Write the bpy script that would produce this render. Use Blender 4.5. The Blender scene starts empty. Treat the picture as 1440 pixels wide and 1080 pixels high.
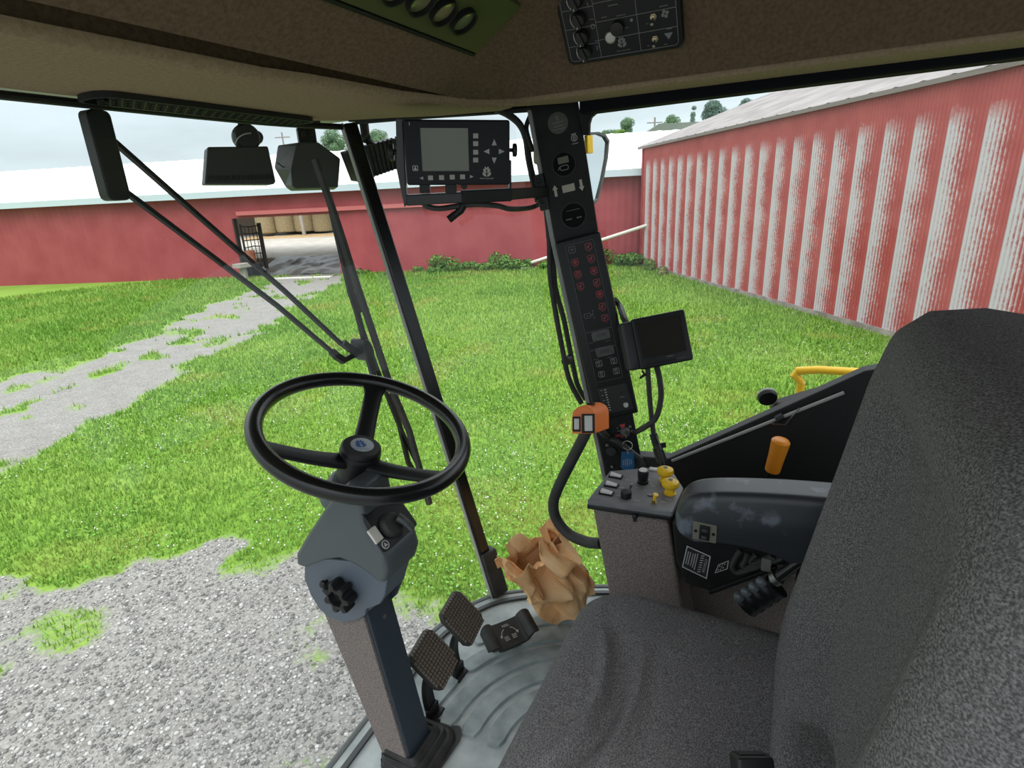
import bpy, bmesh, math, random
import numpy as np
from mathutils import Vector, Matrix, noise
random.seed(7); rng = np.random.default_rng(7)
S = bpy.context.scene; COL = S.collection
PI = math.pi
V = lambda *a: Vector(a)

# ------------------------------------------------------------------ camera
# cab axes: x = right of the driver, y = ahead of the driver, z = up; the ground outside is z = 0
FPX = 790.0
up_c = Vector((-.05, 1, .336)).normalized()
fw = Vector((0, 0, -1)); h_c = (fw - up_c*fw.dot(up_c)).normalized(); r_c = h_c.cross(up_c)
HEAD = math.radians(63)
Hd = V(math.sin(HEAD), math.cos(HEAD), 0); Rd = V(math.cos(HEAD), -math.sin(HEAD), 0); Ud = V(0, 0, 1)
M3 = Matrix([[Hd[i]*h_c[j] + Rd[i]*r_c[j] + Ud[i]*up_c[j] for j in range(3)] for i in range(3)])
CAM = V(0, 0, 3.2)
cd = bpy.data.cameras.new('camera'); cam = bpy.data.objects.new('camera', cd); COL.objects.link(cam)
cam.matrix_world = Matrix.Translation(CAM) @ M3.to_4x4()
cd.sensor_width = 36; cd.lens = FPX/1440*36; cd.clip_start = .02; cd.clip_end = 500
S.camera = cam

def ray(px, py): return M3 @ V((px-720)/FPX, (540-py)/FPX, -1)
def at(px, py, x=None, y=None, z=None, d=None, pl=None):
    r = ray(px, py)
    if x is not None: t = x/r.x
    elif y is not None: t = y/r.y
    elif z is not None: t = (z-3.2)/r.z
    elif pl is not None: t = (pl[0]-CAM).dot(pl[1])/r.dot(pl[1])
    else: t = d
    return CAM + r*t

# ------------------------------------------------------------------ materials
def lin(c):
    return tuple(((v/255/12.92) if v/255 <= .04045 else ((v/255+.055)/1.055)**2.4) for v in c)
MATS = {}
def mat(name, c, rough=.5, metal=0., c2=None, scale=40., detail=3., bump=0., bscale=None, contrast=(.35, .65), spec=.5, coat=0., coords='Object', trans=0., stretch=None):
    if name in MATS: return MATS[name]
    m = bpy.data.materials.new(name); m.use_nodes = True
    nt = m.node_tree; b = nt.nodes['Principled BSDF']
    b.inputs['Base Color'].default_value = (*c, 1); b.inputs['Roughness'].default_value = rough
    b.inputs['Metallic'].default_value = metal; b.inputs['Specular IOR Level'].default_value = spec
    if coat: b.inputs['Coat Weight'].default_value = coat
    if trans: b.inputs['Transmission Weight'].default_value = trans
    tc = nt.nodes.new('ShaderNodeTexCoord'); src = tc.outputs[coords]
    if stretch:
        mp = nt.nodes.new('ShaderNodeMapping'); mp.inputs['Scale'].default_value = stretch
        nt.links.new(src, mp.inputs[0]); src = mp.outputs[0]
    if c2 is not None:
        n = nt.nodes.new('ShaderNodeTexNoise'); n.inputs['Scale'].default_value = scale; n.inputs['Detail'].default_value = detail
        r = nt.nodes.new('ShaderNodeValToRGB'); e = r.color_ramp.elements
        e[0].position, e[1].position = contrast; e[0].color = (*c, 1); e[1].color = (*c2, 1)
        nt.links.new(src, n.inputs['Vector']); nt.links.new(n.outputs['Fac'], r.inputs[0]); nt.links.new(r.outputs[0], b.inputs['Base Color'])
    if bump:
        n2 = nt.nodes.new('ShaderNodeTexNoise'); n2.inputs['Scale'].default_value = bscale or scale; n2.inputs['Detail'].default_value = 2
        bp = nt.nodes.new('ShaderNodeBump'); bp.inputs['Strength'].default_value = bump; bp.inputs['Distance'].default_value = .004
        nt.links.new(src, n2.inputs['Vector']); nt.links.new(n2.outputs['Fac'], bp.inputs['Height']); nt.links.new(bp.outputs[0], b.inputs['Normal'])
    MATS[name] = m; return m
def attr_mat(name, attr='tint', rough=.8, translucent=0.):
    m = bpy.data.materials.new(name); m.use_nodes = True; nt = m.node_tree; b = nt.nodes['Principled BSDF']
    a = nt.nodes.new('ShaderNodeAttribute'); a.attribute_name = attr
    nt.links.new(a.outputs['Color'], b.inputs['Base Color']); b.inputs['Roughness'].default_value = rough
    b.inputs['Specular IOR Level'].default_value = .2
    if translucent:
        t = nt.nodes.new('ShaderNodeBsdfTranslucent'); nt.links.new(a.outputs['Color'], t.inputs[0])
        mx = nt.nodes.new('ShaderNodeMixShader'); mx.inputs[0].default_value = translucent
        nt.links.new(b.outputs[0], mx.inputs[1]); nt.links.new(t.outputs[0], mx.inputs[2])
        nt.links.new(mx.outputs[0], nt.nodes['Material Output'].inputs[0])
    MATS[name] = m; return m

BLK = mat('black plastic', (.009, .0095, .0105), .45, spec=.35)
BLK2 = mat('matte black paint', (.006, .0065, .007), .55, c2=(.010, .010, .0105), scale=30, spec=.3)
GLOSSBLK = mat('glossy black paint', (.006, .0065, .007), .25)
RUB = mat('black rubber', (.016, .016, .016), .6, c2=(.03, .03, .029), scale=25)
PANEL = mat('dark panel face', (.007, .0075, .0085), .45, spec=.3)
PANELG = mat('grey panel face', (.15, .15, .158), .5, c2=(.21, .21, .22), scale=18, contrast=(.4, .75))
WHITE = mat('white key plastic', (.62, .62, .6), .45)
WINK = mat('white ink', (.45, .45, .44), .5)
GINK = mat('grey ink', (.16, .165, .165), .5)
RINK = mat('red ink', (.42, .045, .06), .5)
DRINK = mat('dim red ink', (.22, .05, .06), .5)
TAN = mat('tan key', (.42, .38, .32), .5)
STEEL = mat('steel', (.45, .45, .44), .3, 1.)
DSTEEL = mat('dull steel', (.22, .22, .21), .45, 1.)
YEL = mat('yellow plastic', (.80, .50, .015), .35)
ORG = mat('orange plastic', (.92, .23, .045), .38)
ORG2 = mat('amber grip plastic', (.80, .27, .015), .4)
BLUE = mat('blue tag plastic', (.012, .10, .24), .35)
LIGHTGREY = mat('light grey edge', (.32, .32, .31), .5)
HOOD = mat('blue grey plastic', (.062, .074, .084), .42, c2=(.074, .086, .095), scale=6)
PLATE = mat('blue grey paint', (.085, .105, .135), .45)
DPLATE = mat('dark blue grey paint', (.028, .040, .055), .45)
SCREEN = mat('green grey lcd', (.13, .145, .105), .22, c2=(.15, .16, .12), scale=4)
DSCREEN = mat('dark screen', (.018, .015, .010), .4, spec=.15)
FABC = mat('console carpet', (.13, .107, .10), .95, c2=(.25, .215, .20), scale=330, detail=4, bump=.5, bscale=420, spec=.1)
FABS = mat('seat fabric', (.085, .081, .084), .95, c2=(.25, .24, .247), scale=520, detail=3, bump=.5, bscale=600, contrast=(.38, .70), spec=.1)
FABH = mat('headliner felt', (.095, .066, .042), .97, c2=(.135, .097, .064), scale=150, detail=4, bump=.35, bscale=260, spec=.1)
FABH2 = mat('pale headliner felt', (.23, .17, .11), .97, c2=(.28, .215, .145), scale=150, detail=4, bump=.3, bscale=260, spec=.1)
MATF = mat('rubber floor', (.26, .30, .30), .45, c2=(.42, .465, .46), scale=16, detail=6, bump=.1, bscale=90, contrast=(.35, .7))
MATR = mat('rubber rib', (.17, .21, .213), .42, c2=(.33, .38, .38), scale=18, detail=6, contrast=(.35, .7))
KRAFT = mat('kraft paper', (.80, .47, .22), .75, c2=(.86, .56, .30), scale=14, bump=.2, bscale=120, spec=.2)

# ------------------------------------------------------------------ mesh builder
class Fr:
    """a local frame: origin, right, up, and the normal that faces the viewer of a panel"""
    def __init__(s, o, u, v):
        s.o = Vector(o); s.u = Vector(u).normalized(); v = Vector(v); s.v = (v - s.u*v.dot(s.u)).normalized(); s.n = s.u.cross(s.v)
    def P(s, a, b, c=0.): return s.o + s.u*a + s.v*b + s.n*c
    def px(s, x, y):
        p = at(x, y, pl=(s.o, s.n)) - s.o
        return p.dot(s.u), p.dot(s.v)
    def P_px(s, x, y, c=0.):
        a, b = s.px(x, y); return s.P(a, b, c)
    def size(s, x0, y0, x1, y1):
        a, b = s.px(x0, y0); c, d = s.px(x1, y1); return math.hypot(c-a, d-b)
WF = Fr((0, 0, 0), (1, 0, 0), (0, 1, 0))

def rrect(a0, a1, b0, b1, r, k=4):
    pts = []
    for cx, cy, s in ((a1-r, b0+r, -90), (a1-r, b1-r, 0), (a0+r, b1-r, 90), (a0+r, b0+r, 180)):
        for i in range(k+1):
            t = math.radians(s+90*i/k); pts.append((cx+r*math.cos(t), cy+r*math.sin(t)))
    return pts
def catmull(pts, n=8, closed=False):
    P = [Vector(p) for p in pts]; out = []
    m = len(P)
    rngk = range(m) if closed else range(m-1)
    for i in rngk:
        if closed: a, b, c, d = P[(i-1) % m], P[i], P[(i+1) % m], P[(i+2) % m]
        else: a, b, c, d = P[max(i-1, 0)], P[i], P[i+1], P[min(i+2, m-1)]
        for k in range(n):
            t = k/n; t2 = t*t; t3 = t2*t
            out.append(.5*((2*b) + (c-a)*t + (2*a-5*b+4*c-d)*t2 + (-a+3*b-3*c+d)*t3))
    if not closed: out.append(P[-1])
    return out

class MB:
    def __init__(s): s.v = []; s.f = []
    def add(s, vs, fs):
        k = len(s.v); s.v += [Vector(p) for p in vs]; s.f += [tuple(i+k for i in f) for f in fs]; return s
    def loft(s, rings, closed=True, cap=True, wrap=False):
        n = len(rings[0]); vs = [p for r in rings for p in r]; fs = []
        m = len(rings)
        for i in range(m if wrap else m-1):
            for j in range(n if closed else n-1):
                a = i*n+j; b = i*n+(j+1) % n; i2 = (i+1) % m
                fs.append((a, b, i2*n+(j+1) % n, i2*n+j))
        if cap and not wrap and closed:
            fs.append(tuple(range(n))[::-1]); fs.append(tuple((m-1)*n+j for j in range(n)))
        return s.add(vs, fs)
    def prism(s, fr, pts, c0, c1):
        return s.loft([[fr.P(a, b, c0) for a, b in pts], [fr.P(a, b, c1) for a, b in pts]])
    def box(s, fr, a0, a1, b0, b1, c0, c1, r=0., k=3):
        pts = rrect(a0, a1, b0, b1, r, k) if r > 0 else [(a0, b0), (a1, b0), (a1, b1), (a0, b1)]
        return s.prism(fr, pts, c0, c1)
    def pillow(s, fr, a0, a1, b0, b1, c0, c1, r, e, k=4):
        """a rounded rectangle whose top edge is rolled by e"""
        rings = [[fr.P(a, b, c0) for a, b in rrect(a0, a1, b0, b1, r, k)]]
        for i in range(5):
            t = PI/2*i/4; ins = e*(1-math.cos(t)); c = c1-e+e*math.sin(t)
            rr = max(r-ins, .0004)
            rings.append([fr.P(a, b, c) for a, b in rrect(a0+ins, a1-ins, b0+ins, b1-ins, rr, k)])
        return s.loft(rings)
    def wbox(s, x0, x1, y0, y1, z0, z1): return s.box(WF, x0, x1, y0, y1, z0, z1)
    def ring(s, fr, outer, inner, c0, c1):
        n = len(outer); R = lambda p, c: [fr.P(a, b, c) for a, b in p]
        return s.loft([R(outer, c0), R(outer, c1), R(inner, c1), R(inner, c0)], wrap=True)
    def outline(s, fr, a0, a1, b0, b1, r, w, c0, c1, k=4):
        return s.ring(fr, rrect(a0, a1, b0, b1, r, k), rrect(a0+w, a1-w, b0+w, b1-w, max(r-w, .0002), k), c0, c1)
    def disc(s, fr, a, b, r, c0, c1, n=24, r1=None):
        r1 = r if r1 is None else r1
        R = lambda rr, c: [fr.P(a+rr*math.cos(2*PI*i/n), b+rr*math.sin(2*PI*i/n), c) for i in range(n)]
        return s.loft([R(r, c0), R(r1, c1)])
    def annulus(s, fr, a, b, r0, r1, c0, c1, n=28):
        R = lambda rr: [(a+rr*math.cos(2*PI*i/n), b+rr*math.sin(2*PI*i/n)) for i in range(n)]
        return s.ring(fr, R(r1), R(r0), c0, c1)
    def lathe(s, fr, a, b, prof, n=24):
        return s.loft([[fr.P(a+r*math.cos(2*PI*i/n), b+r*math.sin(2*PI*i/n), c) for i in range(n)] for r, c in prof])
    def tube(s, pts, r, n=10, smooth=0, closed=False):
        P = catmull(pts, smooth, closed) if smooth else [Vector(p) for p in pts]
        m = len(P); rad = r if isinstance(r, (list, tuple)) else None
        rings = []; prev = None
        for i, p in enumerate(P):
            if closed: t = (P[(i+1) % m]-P[i-1])
            else: t = P[min(i+1, m-1)]-P[max(i-1, 0)]
            t.normalize()
            if prev is None:
                prev = t.orthogonal().normalized()
            prev = (prev - t*prev.dot(t)).normalized(); q = t.cross(prev)
            if rad:
                k = i/(m-1)*(len(rad)-1); i0 = min(int(k), len(rad)-2); rr = rad[i0]+(rad[i0+1]-rad[i0])*(k-i0)
            else: rr = r
            rings.append([p + (prev*math.cos(2*PI*j/n)+q*math.sin(2*PI*j/n))*rr for j in range(n)])
        if closed:
            best = min(range(n), key=lambda k: (rings[0][0]-rings[-1][k]).length)   # keep the seam untwisted
            rings = rings + [[rings[0][(j-best) % n] for j in range(n)]]
            return s.loft(rings, cap=False)
        return s.loft(rings)
    def bar(s, p0, p1, w, t, side):
        """rectangular bar from p0 to p1, width w along side, thickness t"""
        p0, p1 = Vector(p0), Vector(p1); ax = (p1-p0).normalized(); u = Vector(side); u = (u-ax*u.dot(ax)).normalized(); n = ax.cross(u)
        q = lambda p: [p+u*w/2*i+n*t/2*j for i, j in ((-1, -1), (1, -1), (1, 1), (-1, 1))]
        return s.loft([q(p0), q(p1)])
    def strip(s, pts, w, t, side):
        P = [Vector(p) for p in pts]; rings = []
        for i, p in enumerate(P):
            ax = (P[min(i+1, len(P)-1)]-P[max(i-1, 0)]).normalized(); u = Vector(side); u = (u-ax*u.dot(ax)).normalized(); n = ax.cross(u)
            rings.append([p+u*w/2*a+n*t/2*b for a, b in ((-1, -1), (1, -1), (1, 1), (-1, 1))])
        return s.loft(rings)
    def line(s, fr, a0, b0, a1, b1, w, c0, c1):
        d = V(a1-a0, b1-b0, 0); n = V(-d.y, d.x, 0).normalized()*w/2
        return s.prism(fr, [(a0-n.x, b0-n.y), (a1-n.x, b1-n.y), (a1+n.x, b1+n.y), (a0+n.x, b0+n.y)], c0, c1)
    def text(s, fr, a, b, body, size, c, rot=0., depth=.0004, wide=1.):
        cu = bpy.data.curves.new('t', 'FONT'); cu.body = body; cu.size = size; cu.align_x = 'CENTER'; cu.align_y = 'CENTER'; cu.extrude = 0; cu.resolution_u = 2
        ob = bpy.data.objects.new('t', cu); me = bpy.data.meshes.new_from_object(ob)
        ca, sa = math.cos(rot), math.sin(rot)
        s.add([fr.P(a+wide*p.co.x*ca-p.co.y*sa, b+wide*p.co.x*sa+p.co.y*ca, c+depth) for p in me.vertices], [tuple(p.vertices) for p in me.polygons])
        bpy.data.objects.remove(ob); bpy.data.curves.remove(cu); bpy.data.meshes.remove(me); return s
    def bm(s): return s
    def build(s, name, m, parent=None, smooth=40, bevel=0., seg=2, label=None, kind=None, sub=0, fix=True):
        me = bpy.data.meshes.new(name)
        if parent is None:
            lo = [min(p[i] for p in s.v) for i in range(3)]; hi = [max(p[i] for p in s.v) for i in range(3)]
            org = V((lo[0]+hi[0])/2, (lo[1]+hi[1])/2, lo[2])
        else: org = Vector(parent['org'])
        me.from_pydata([tuple(p-org) for p in s.v], [], s.f); me.validate()
        if fix:
            b = bmesh.new(); b.from_mesh(me); bmesh.ops.remove_doubles(b, verts=b.verts, dist=1e-5); bmesh.ops.recalc_face_normals(b, faces=b.faces); b.to_mesh(me); b.free()
        me.materials.append(m)
        o = bpy.data.objects.new(name, me); COL.objects.link(o)
        if parent is None: o.location = org
        else: o.parent = parent
        o['org'] = tuple(org)
        if smooth:
            for p in me.polygons: p.use_smooth = True
            me.set_sharp_from_angle(angle=math.radians(smooth))
        if bevel:
            md = o.modifiers.new('edge', 'BEVEL'); md.width = bevel; md.segments = seg; md.limit_method = 'ANGLE'; md.angle_limit = math.radians(35)
        if sub:
            md = o.modifiers.new('soft', 'SUBSURF'); md.levels = md.render_levels = sub
        if label: o['label'] = label
        if kind: o['kind'] = kind
        return o
def thing(name, label, cat, loc, group=None):
    o = bpy.data.objects.new(name, None); COL.objects.link(o); o.location = loc; o['org'] = tuple(loc); o.empty_display_size = .05
    o['label'] = label; o['category'] = cat
    if group: o['group'] = group
    return o
def tag(o, label, cat, group=None):
    o['label'] = label; o['category'] = cat
    if group: o['group'] = group
    return o
def struct(o): o['kind'] = 'structure'; return o
def dup(root, loc, rotz=None, scale=None, label=None, group=None):
    r = root.copy(); COL.objects.link(r); r.location = loc
    if rotz is not None: r.rotation_euler = (0, 0, rotz)
    if scale is not None: r.scale = (scale, scale, scale) if not isinstance(scale, tuple) else scale
    if label: r['label'] = label
    if group: r['group'] = group
    for ch in list(root.children):
        c = ch.copy(); COL.objects.link(c); c.parent = r
        for g in list(ch.children):
            e = g.copy(); COL.objects.link(e); e.parent = c
    return r

def leaf_mark(mb, fr, a, b, h, c, depth=.0005, rot=0.):
    """the three-pair wheat-leaf emblem, h tall, centred at a, b"""
    ca, sa = math.cos(rot), math.sin(rot)
    def poly(pts):
        mb.prism(fr, [(a+(x*ca-y*sa)*h, b+(x*sa+y*ca)*h) for x, y in pts], c, c+depth)
    for sx in (-1, 1):
        for (x0, y0, l, wd, an) in ((.045, -.50, .60, .34, 50), (.04, -.14, .54, .30, 56), (.03, .18, .36, .22, 66)):
            t = math.radians(an); dx, dy = math.cos(t), math.sin(t); nx, ny = dy, -dx
            P = [(0, .0), (.3, .38), (.6, .5), (.85, .34), (1, 0), (.85, -.3), (.5, -.42), (.2, -.26)]
            Q = [(sx*(x0+dx*l*p+nx*wd*q), y0+dy*l*p+ny*wd*q) for p, q in P]
            poly(Q if sx > 0 else Q[::-1])
def scribble(mb, fr, a, b, w, h, c, rows=1, rot=0.):
    """tiny rows of print too small to read: dashes"""
    ca, sa = math.cos(rot), math.sin(rot)
    for r in range(rows):
        x = -w/2; y = (rows-1)/2*h*1.9-r*h*1.9
        while x < w/2-h*.4:
            l = min(random.uniform(.5, 1.6)*h, w/2-x)
            pts = [(x, y-h/2), (x+l, y-h/2), (x+l, y+h/2), (x, y+h/2)]
            mb.prism(fr, [(a+p*ca-q*sa, b+p*sa+q*ca) for p, q in pts], c, c+.0003)
            x += l+h*.45
SKY_STRENGTH, SUN_E, EXPO = 1.15, 1.6, 0.5
# ------------------------------------------------------------------ cab shell
FZ = 2.04
FEDGE = [(-.15, .80), (.60, .80), (.98, .818), (1.09, .80), (1.17, .772), (1.245, .712), (1.313, .606), (1.402, .43), (1.45, .25)]
mb = MB(); mb.prism(WF, FEDGE + [(1.47, -.8), (-.15, -.8)][::1], FZ-.05, FZ)
struct(mb.build('floor', MATF, smooth=0))
mb = MB(); mb.tube([(x, y, FZ-.002) for x, y in FEDGE], .008, 8, smooth=4)
struct(mb.build('trim_1', mat('grey lip', (.13, .14, .14), .5)))
mb = MB(); mb.strip([p for p in catmull([(x*.985-.0, y-.035, FZ+.004) for x, y in FEDGE], 4)], .012, .008, (0, 0, 1) if False else (0, 1, 0))
struct(mb.build('trim_2', mat('seal rubber', (.05, .055, .055), .5)))

# moulded floor mat: concentric raised ribs round the seat pedestal
floor_mat = thing('floor_mat', 'grey ribbed rubber mat covering the cab floor in front of the seat', 'floor mat', (.85, .5, FZ))
def arc_band(r0, r1, a0, a1, cx=.82, cy=.30, n=26, z0=FZ, z1=FZ+.007):
    out = []; inn = []
    for i in range(n+1):
        t = math.radians(a0+(a1-a0)*i/n)
        e = min(i, n-i)/n*(a1-a0); rr = 0 if abs(e) > 3 else (1-abs(e)/3)**2*.35
        m_ = (r0+r1)/2; w = (r1-r0)/2*(1-rr)
        out.append((cx+(m_+w)*math.cos(t), cy+(m_+w)*math.sin(t))); inn.append((cx+(m_-w)*math.cos(t), cy+(m_-w)*math.sin(t)))
    b = MB(); 
    R = lambda p, z: [V(x, y, z) for x, y in p]
    sh = lambda p, q, k: [(a+(c-a)*k, b_+(d-b_)*k) for (a, b_), (c, d) in zip(p, q)]
    po = out + inn[::-1]
    cen = inn + out[::-1]
    top = [(a+(c-a)*.07, b_+(d-b_)*.07) for (a, b_), (c, d) in zip(po, [*inn, *out[::-1]])]
    n2 = len(po)//2
    vs = [V(*p, z0) for p in po]+[V(*p, z1) for p in top]; N = len(po)
    fs = [(i, (i+1) % N, N+(i+1) % N, N+i) for i in range(N)]
    for i in range(n2-1): fs.append((N+i, N+i+1, N+N-2-i, N+N-1-i))
    b.add(vs, fs); return b
for (r0, r1, a0, a1) in ((.175, .222, -30, 98), (.237, .284, -30, 97), (.299, .346, -20, 95), (.361, .408, 20, 70), (.361, .408, -10, 14), (.423, .462, 15, 60), (.361, .40, 76, 99)):
    arc_band(r0, r1, a0, a1).build('rib', MATR, floor_mat)
for k in range(4):
    x1 = .60-.01*k; y = .765-.045*k
    b = MB(); b.pillow(WF, -.10, x1, y-.016, y+.016, FZ, FZ+.005, .012, .003); b.build('rib', MATR, floor_mat)
b = MB(); b.pillow(WF, .70, .90, .35, .42, FZ, FZ+.003, .01, .002); b.build('flat_pad', MATR, floor_mat)
b = MB(); b.pillow(WF, .93, 1.12, .58, .66, FZ, FZ+.0035, .02, .002); 
floor_mat['kind'] = 'thing'

# windscreen, corner and side glass
def glass_mat():
    m = bpy.data.materials.new('window glass'); m.use_nodes = True; nt = m.node_tree; nt.nodes.clear()
    o = nt.nodes.new('ShaderNodeOutputMaterial'); t = nt.nodes.new('ShaderNodeBsdfTransparent'); g = nt.nodes.new('ShaderNodeBsdfGlossy')
    t.inputs[0].default_value = (.97, .985, .975, 1); g.inputs['Roughness'].default_value = .02
    f = nt.nodes.new('ShaderNodeFresnel'); f.inputs['IOR'].default_value = 1.45
    mx = nt.nodes.new('ShaderNodeMixShader'); nt.links.new(f.outputs[0], mx.inputs[0]); nt.links.new(t.outputs[0], mx.inputs[1]); nt.links.new(g.outputs[0], mx.inputs[2])
    nt.links.new(mx.outputs[0], o.inputs[0]); return m
GLASS = glass_mat()
WB = [(-.15, .80), (.3, .80), (.60, .80), (.98, .812), (1.12, .785), (1.235, .715)]
WT = [(-.15, 1.085), (.3, 1.085), (.60, 1.085), (.92, 1.08), (1.08, 1.055), (1.19, 1.015)]
def pane(name, B, T, zb, zt, t=.005):
    b = MB(); n = len(B)
    f = [V(x, y, zb if not isinstance(zb, list) else zb[i]) for i, (x, y) in enumerate(B)]; k = [V(x, y, zt) for x, y in T]
    b.add(f+k, [(i, i+1, n+i+1, n+i) for i in range(n-1)])
    return struct(b.build(name, GLASS, fix=False))
pane('window_1', WB, WT, FZ, 3.385)
pane('window_2', [(1.245, .712), (1.313, .606), (1.385, .46)], [(1.20, 1.0), (1.30, .82), (1.375, .66)], FZ, 3.385)
SILL = lambda y: 2.519+(.249-y)*.69
pane('window_3', [(1.395, .36), (1.395, .25), (1.395, -.1), (1.395, -.78)], [(1.395, .50), (1.395, .30), (1.395, -.1), (1.395, -.78)], [2.50, 2.52, 2.755, 2.80], 3.40)

# slim post between windscreen and corner glass
def post(p0, p1, w, t, side):
    b = MB(); b.bar(p0, p1, w, t, side); return b
PB, PT = V(1.240, .722, FZ), V(1.190, 1.022, 3.385)
struct(post(PB, PT, .034, .03, (.9, -.45, 0)).build('trim_3', GLOSSBLK, bevel=.004))
b = MB(); o2 = V(-.019, .008, 0); b.bar(PB+o2*.95, PT+o2*.95, .0025, .016, (.9, -.45, 0)); struct(b.build('trim_4', LIGHTGREY))
b = MB(); q0 = PB+(PT-PB)*.005; q1 = PB+(PT-PB)*.115; b.bar(q0+V(.004, -.01, 0), q1+V(.004, -.01, 0), .05, .04, (.9, -.45, 0)); struct(b.build('trim_5', RUB, bevel=.006))

# headliner: sloped front and right faces, flat top, one felt shell
ZC, ZT = 3.40, 3.63
cr = lambda z: (.70-1.6*(z-ZC), 1.235-.68*(z-ZC))
y1, x1 = cr(ZT)
mb = MB()
xl = -.25
vs = [(xl, .70, ZC), (1.16, .675, ZC), (1.235, .60, ZC), (1.215, -.8, ZC),
      (xl, y1, ZT), (x1-.06, y1-.01, ZT), (x1, y1-.07, ZT), (x1, -.8, ZT), (xl, -.8, ZT)]
mb.add(vs, [(0, 1, 5, 4), (1, 2, 6, 5), (2, 3, 7, 6), (4, 5, 6, 7, 8)])
# outer thickness
vs2 = [(xl, 1.55, 3.74), (1.60, 1.55, 3.74), (1.60, -.8, 3.74), (xl, -.8, 3.74)]
o = mb.build('ceiling', FABH, fix=False, bevel=.02, seg=3); struct(o)
mb = MB(); mb.wbox(xl, 1.6, -.85, 1.6, 3.70, 3.76)
mb.wbox(xl, 1.6, 1.10, 1.6, 3.455, 3.70); mb.wbox(1.42, 1.6, -.85, 1.10, 3.47, 3.70)
struct(mb.build('roof', mat('roof shell', (.30, .30, .28), .5), bevel=.02))
# closing lip under the front face, dark groove, and the padded soffit
def soffit(outline, z, drop, name, m, rise=.05, roll=.014):
    """a padded panel: outline swept down with a rolled edge, crowned by drop"""
    n = len(outline); cx = sum(p[0] for p in outline)/n; cy = sum(p[1] for p in outline)/n
    b = MB(); rings = []
    for k in range(7):
        t = PI/2*k/6; ins = roll*(1-math.cos(t)) ; zz = z+rise-(rise)*math.sin(t)
        ring = []
        for i, (x, y) in enumerate(outline):
            ax, ay = outline[i-1]; bx, by = outline[(i+1) % n]
            d = V(bx-ax, by-ay, 0).normalized(); nx, ny = -d.y, d.x
            ring.append(V(x+nx*ins, y+ny*ins, zz))
        rings.append(ring)
    b.loft(rings); return struct(b.build(name, m, smooth=60))
FS = [(xl, .762), (.42, .762), (.70, .754), (.78, .736), (1.0, .716), (1.17, .668), (1.245, .59), (1.285, .64), (1.272, .70), (1.25, .79), (1.19, .89), (1.14, 1.0), (1.08, 1.055), (.92, 1.08), (.6, 1.085), (xl, 1.085)]
soffit(FS, 3.385, 0, 'trim_6', FABH2, rise=.017)
mb = MB(); mb.prism(WF, [(xl, .775), (.70, .768), (1.0, .73), (1.17, .685), (1.24, .62), (1.27, .66), (1.24, .78), (1.14, .97), (.92, 1.06), (xl, 1.06)], 3.395, 3.50); mb.wbox(xl, 1.3, .62, 1.1, 3.47, 3.50); struct(mb.build('light_plug', FABH))  # added plug above the soffit, keeps outside light out of the groove
RS = [(1.225, -.8), (1.34, -.8), (1.335, .0), (1.335, .50), (1.29, .62), (1.243, .60), (1.237, .1)]
soffit(RS, 3.392, 0, 'trim_8', FABH2, rise=.014, roll=.008)
# black header over the side window and the frame of the windscreen top
mb = MB(); hA, hB = at(828, 162, x=1.385), at(1124, 125, x=1.385); hz = lambda y: hA.z+(hB.z-hA.z)*(y-hA.y)/(hB.y-hA.y); mb.loft([[V(1.335, -.8, hz(-.8)), V(1.385, -.8, hz(-.8)), V(1.385, -.8, 3.475), V(1.335, -.8, 3.475)], [V(1.335, 0.475, hz(0.475)), V(1.385, 0.475, hz(0.475)), V(1.385, 0.475, 3.475), V(1.335, 0.475, 3.475)]]); struct(mb.build('trim_9', mat('header black', (.006, .007, .009), .85, spec=.1), bevel=.004))
mb = MB(); mb.tube([(x, y+.004, 3.378) for x, y in WT], .007, 8, smooth=3); struct(mb.build('trim_10', BLK2))
mb = MB(); mb.tube([(1.19, 1.0, 3.39), (1.27, .85, 3.395), (1.33, .70, 3.395), (1.38, .55, 3.395)], .008, 8, smooth=3); struct(mb.build('trim_11', BLK2))
b = MB(); q = [(1.395, .505, 3.37), (1.395, .47, 3.37), (1.395, .455, 3.30), (1.395, .44, 3.25), (1.395, .46, 3.24)]
F9 = Fr((1.37, 0, 0), (0, 1, 0), (0, 0, 1))
b.prism(F9, [(lambda p: (p.y, p.z))(at(*q, x=1.37)) for q in ((812, 155), (838, 159), (831, 165), (828.5, 174), (828, 190), (820, 190))], 0, .012); struct(b.build('trim_12', BLK2))

# lower right wall trim and the black side panel
mb = MB(); mb.wbox(1.13, 1.16, -.8, .30, FZ, 2.46); struct(mb.build('wall_right', FABC, bevel=.01))
mb = MB(); mb.wbox(-.15, 1.42, -.85, -.80, FZ, 2.75); mb.wbox(-.15, 1.42, -.85, -.80, 3.40, 3.70); mb.wbox(1.34, 1.42, -.85, -.80, 2.75, 3.4); struct(mb.build('wall_rear', FABC))
YL = [.36, .249, .1, -.041, -.16, -.25, -.8]
top = [SILL(.249)-.01, SILL(.249), SILL(.1), SILL(-.041), SILL(-.16), 2.83, 2.84]
mb = MB(); F = Fr((1.40, 0, 0), (0, 1, 0), (0, 0, 1))
mb.prism(F, list(zip(YL, top)) + [(-.8, FZ), (.36, FZ)], -.02, 0.02)
trim14 = mb.build('trim_14', mat('side panel black', (.0045, .005, .0055), .6), smooth=0, bevel=.003)
struct(trim14)
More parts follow.
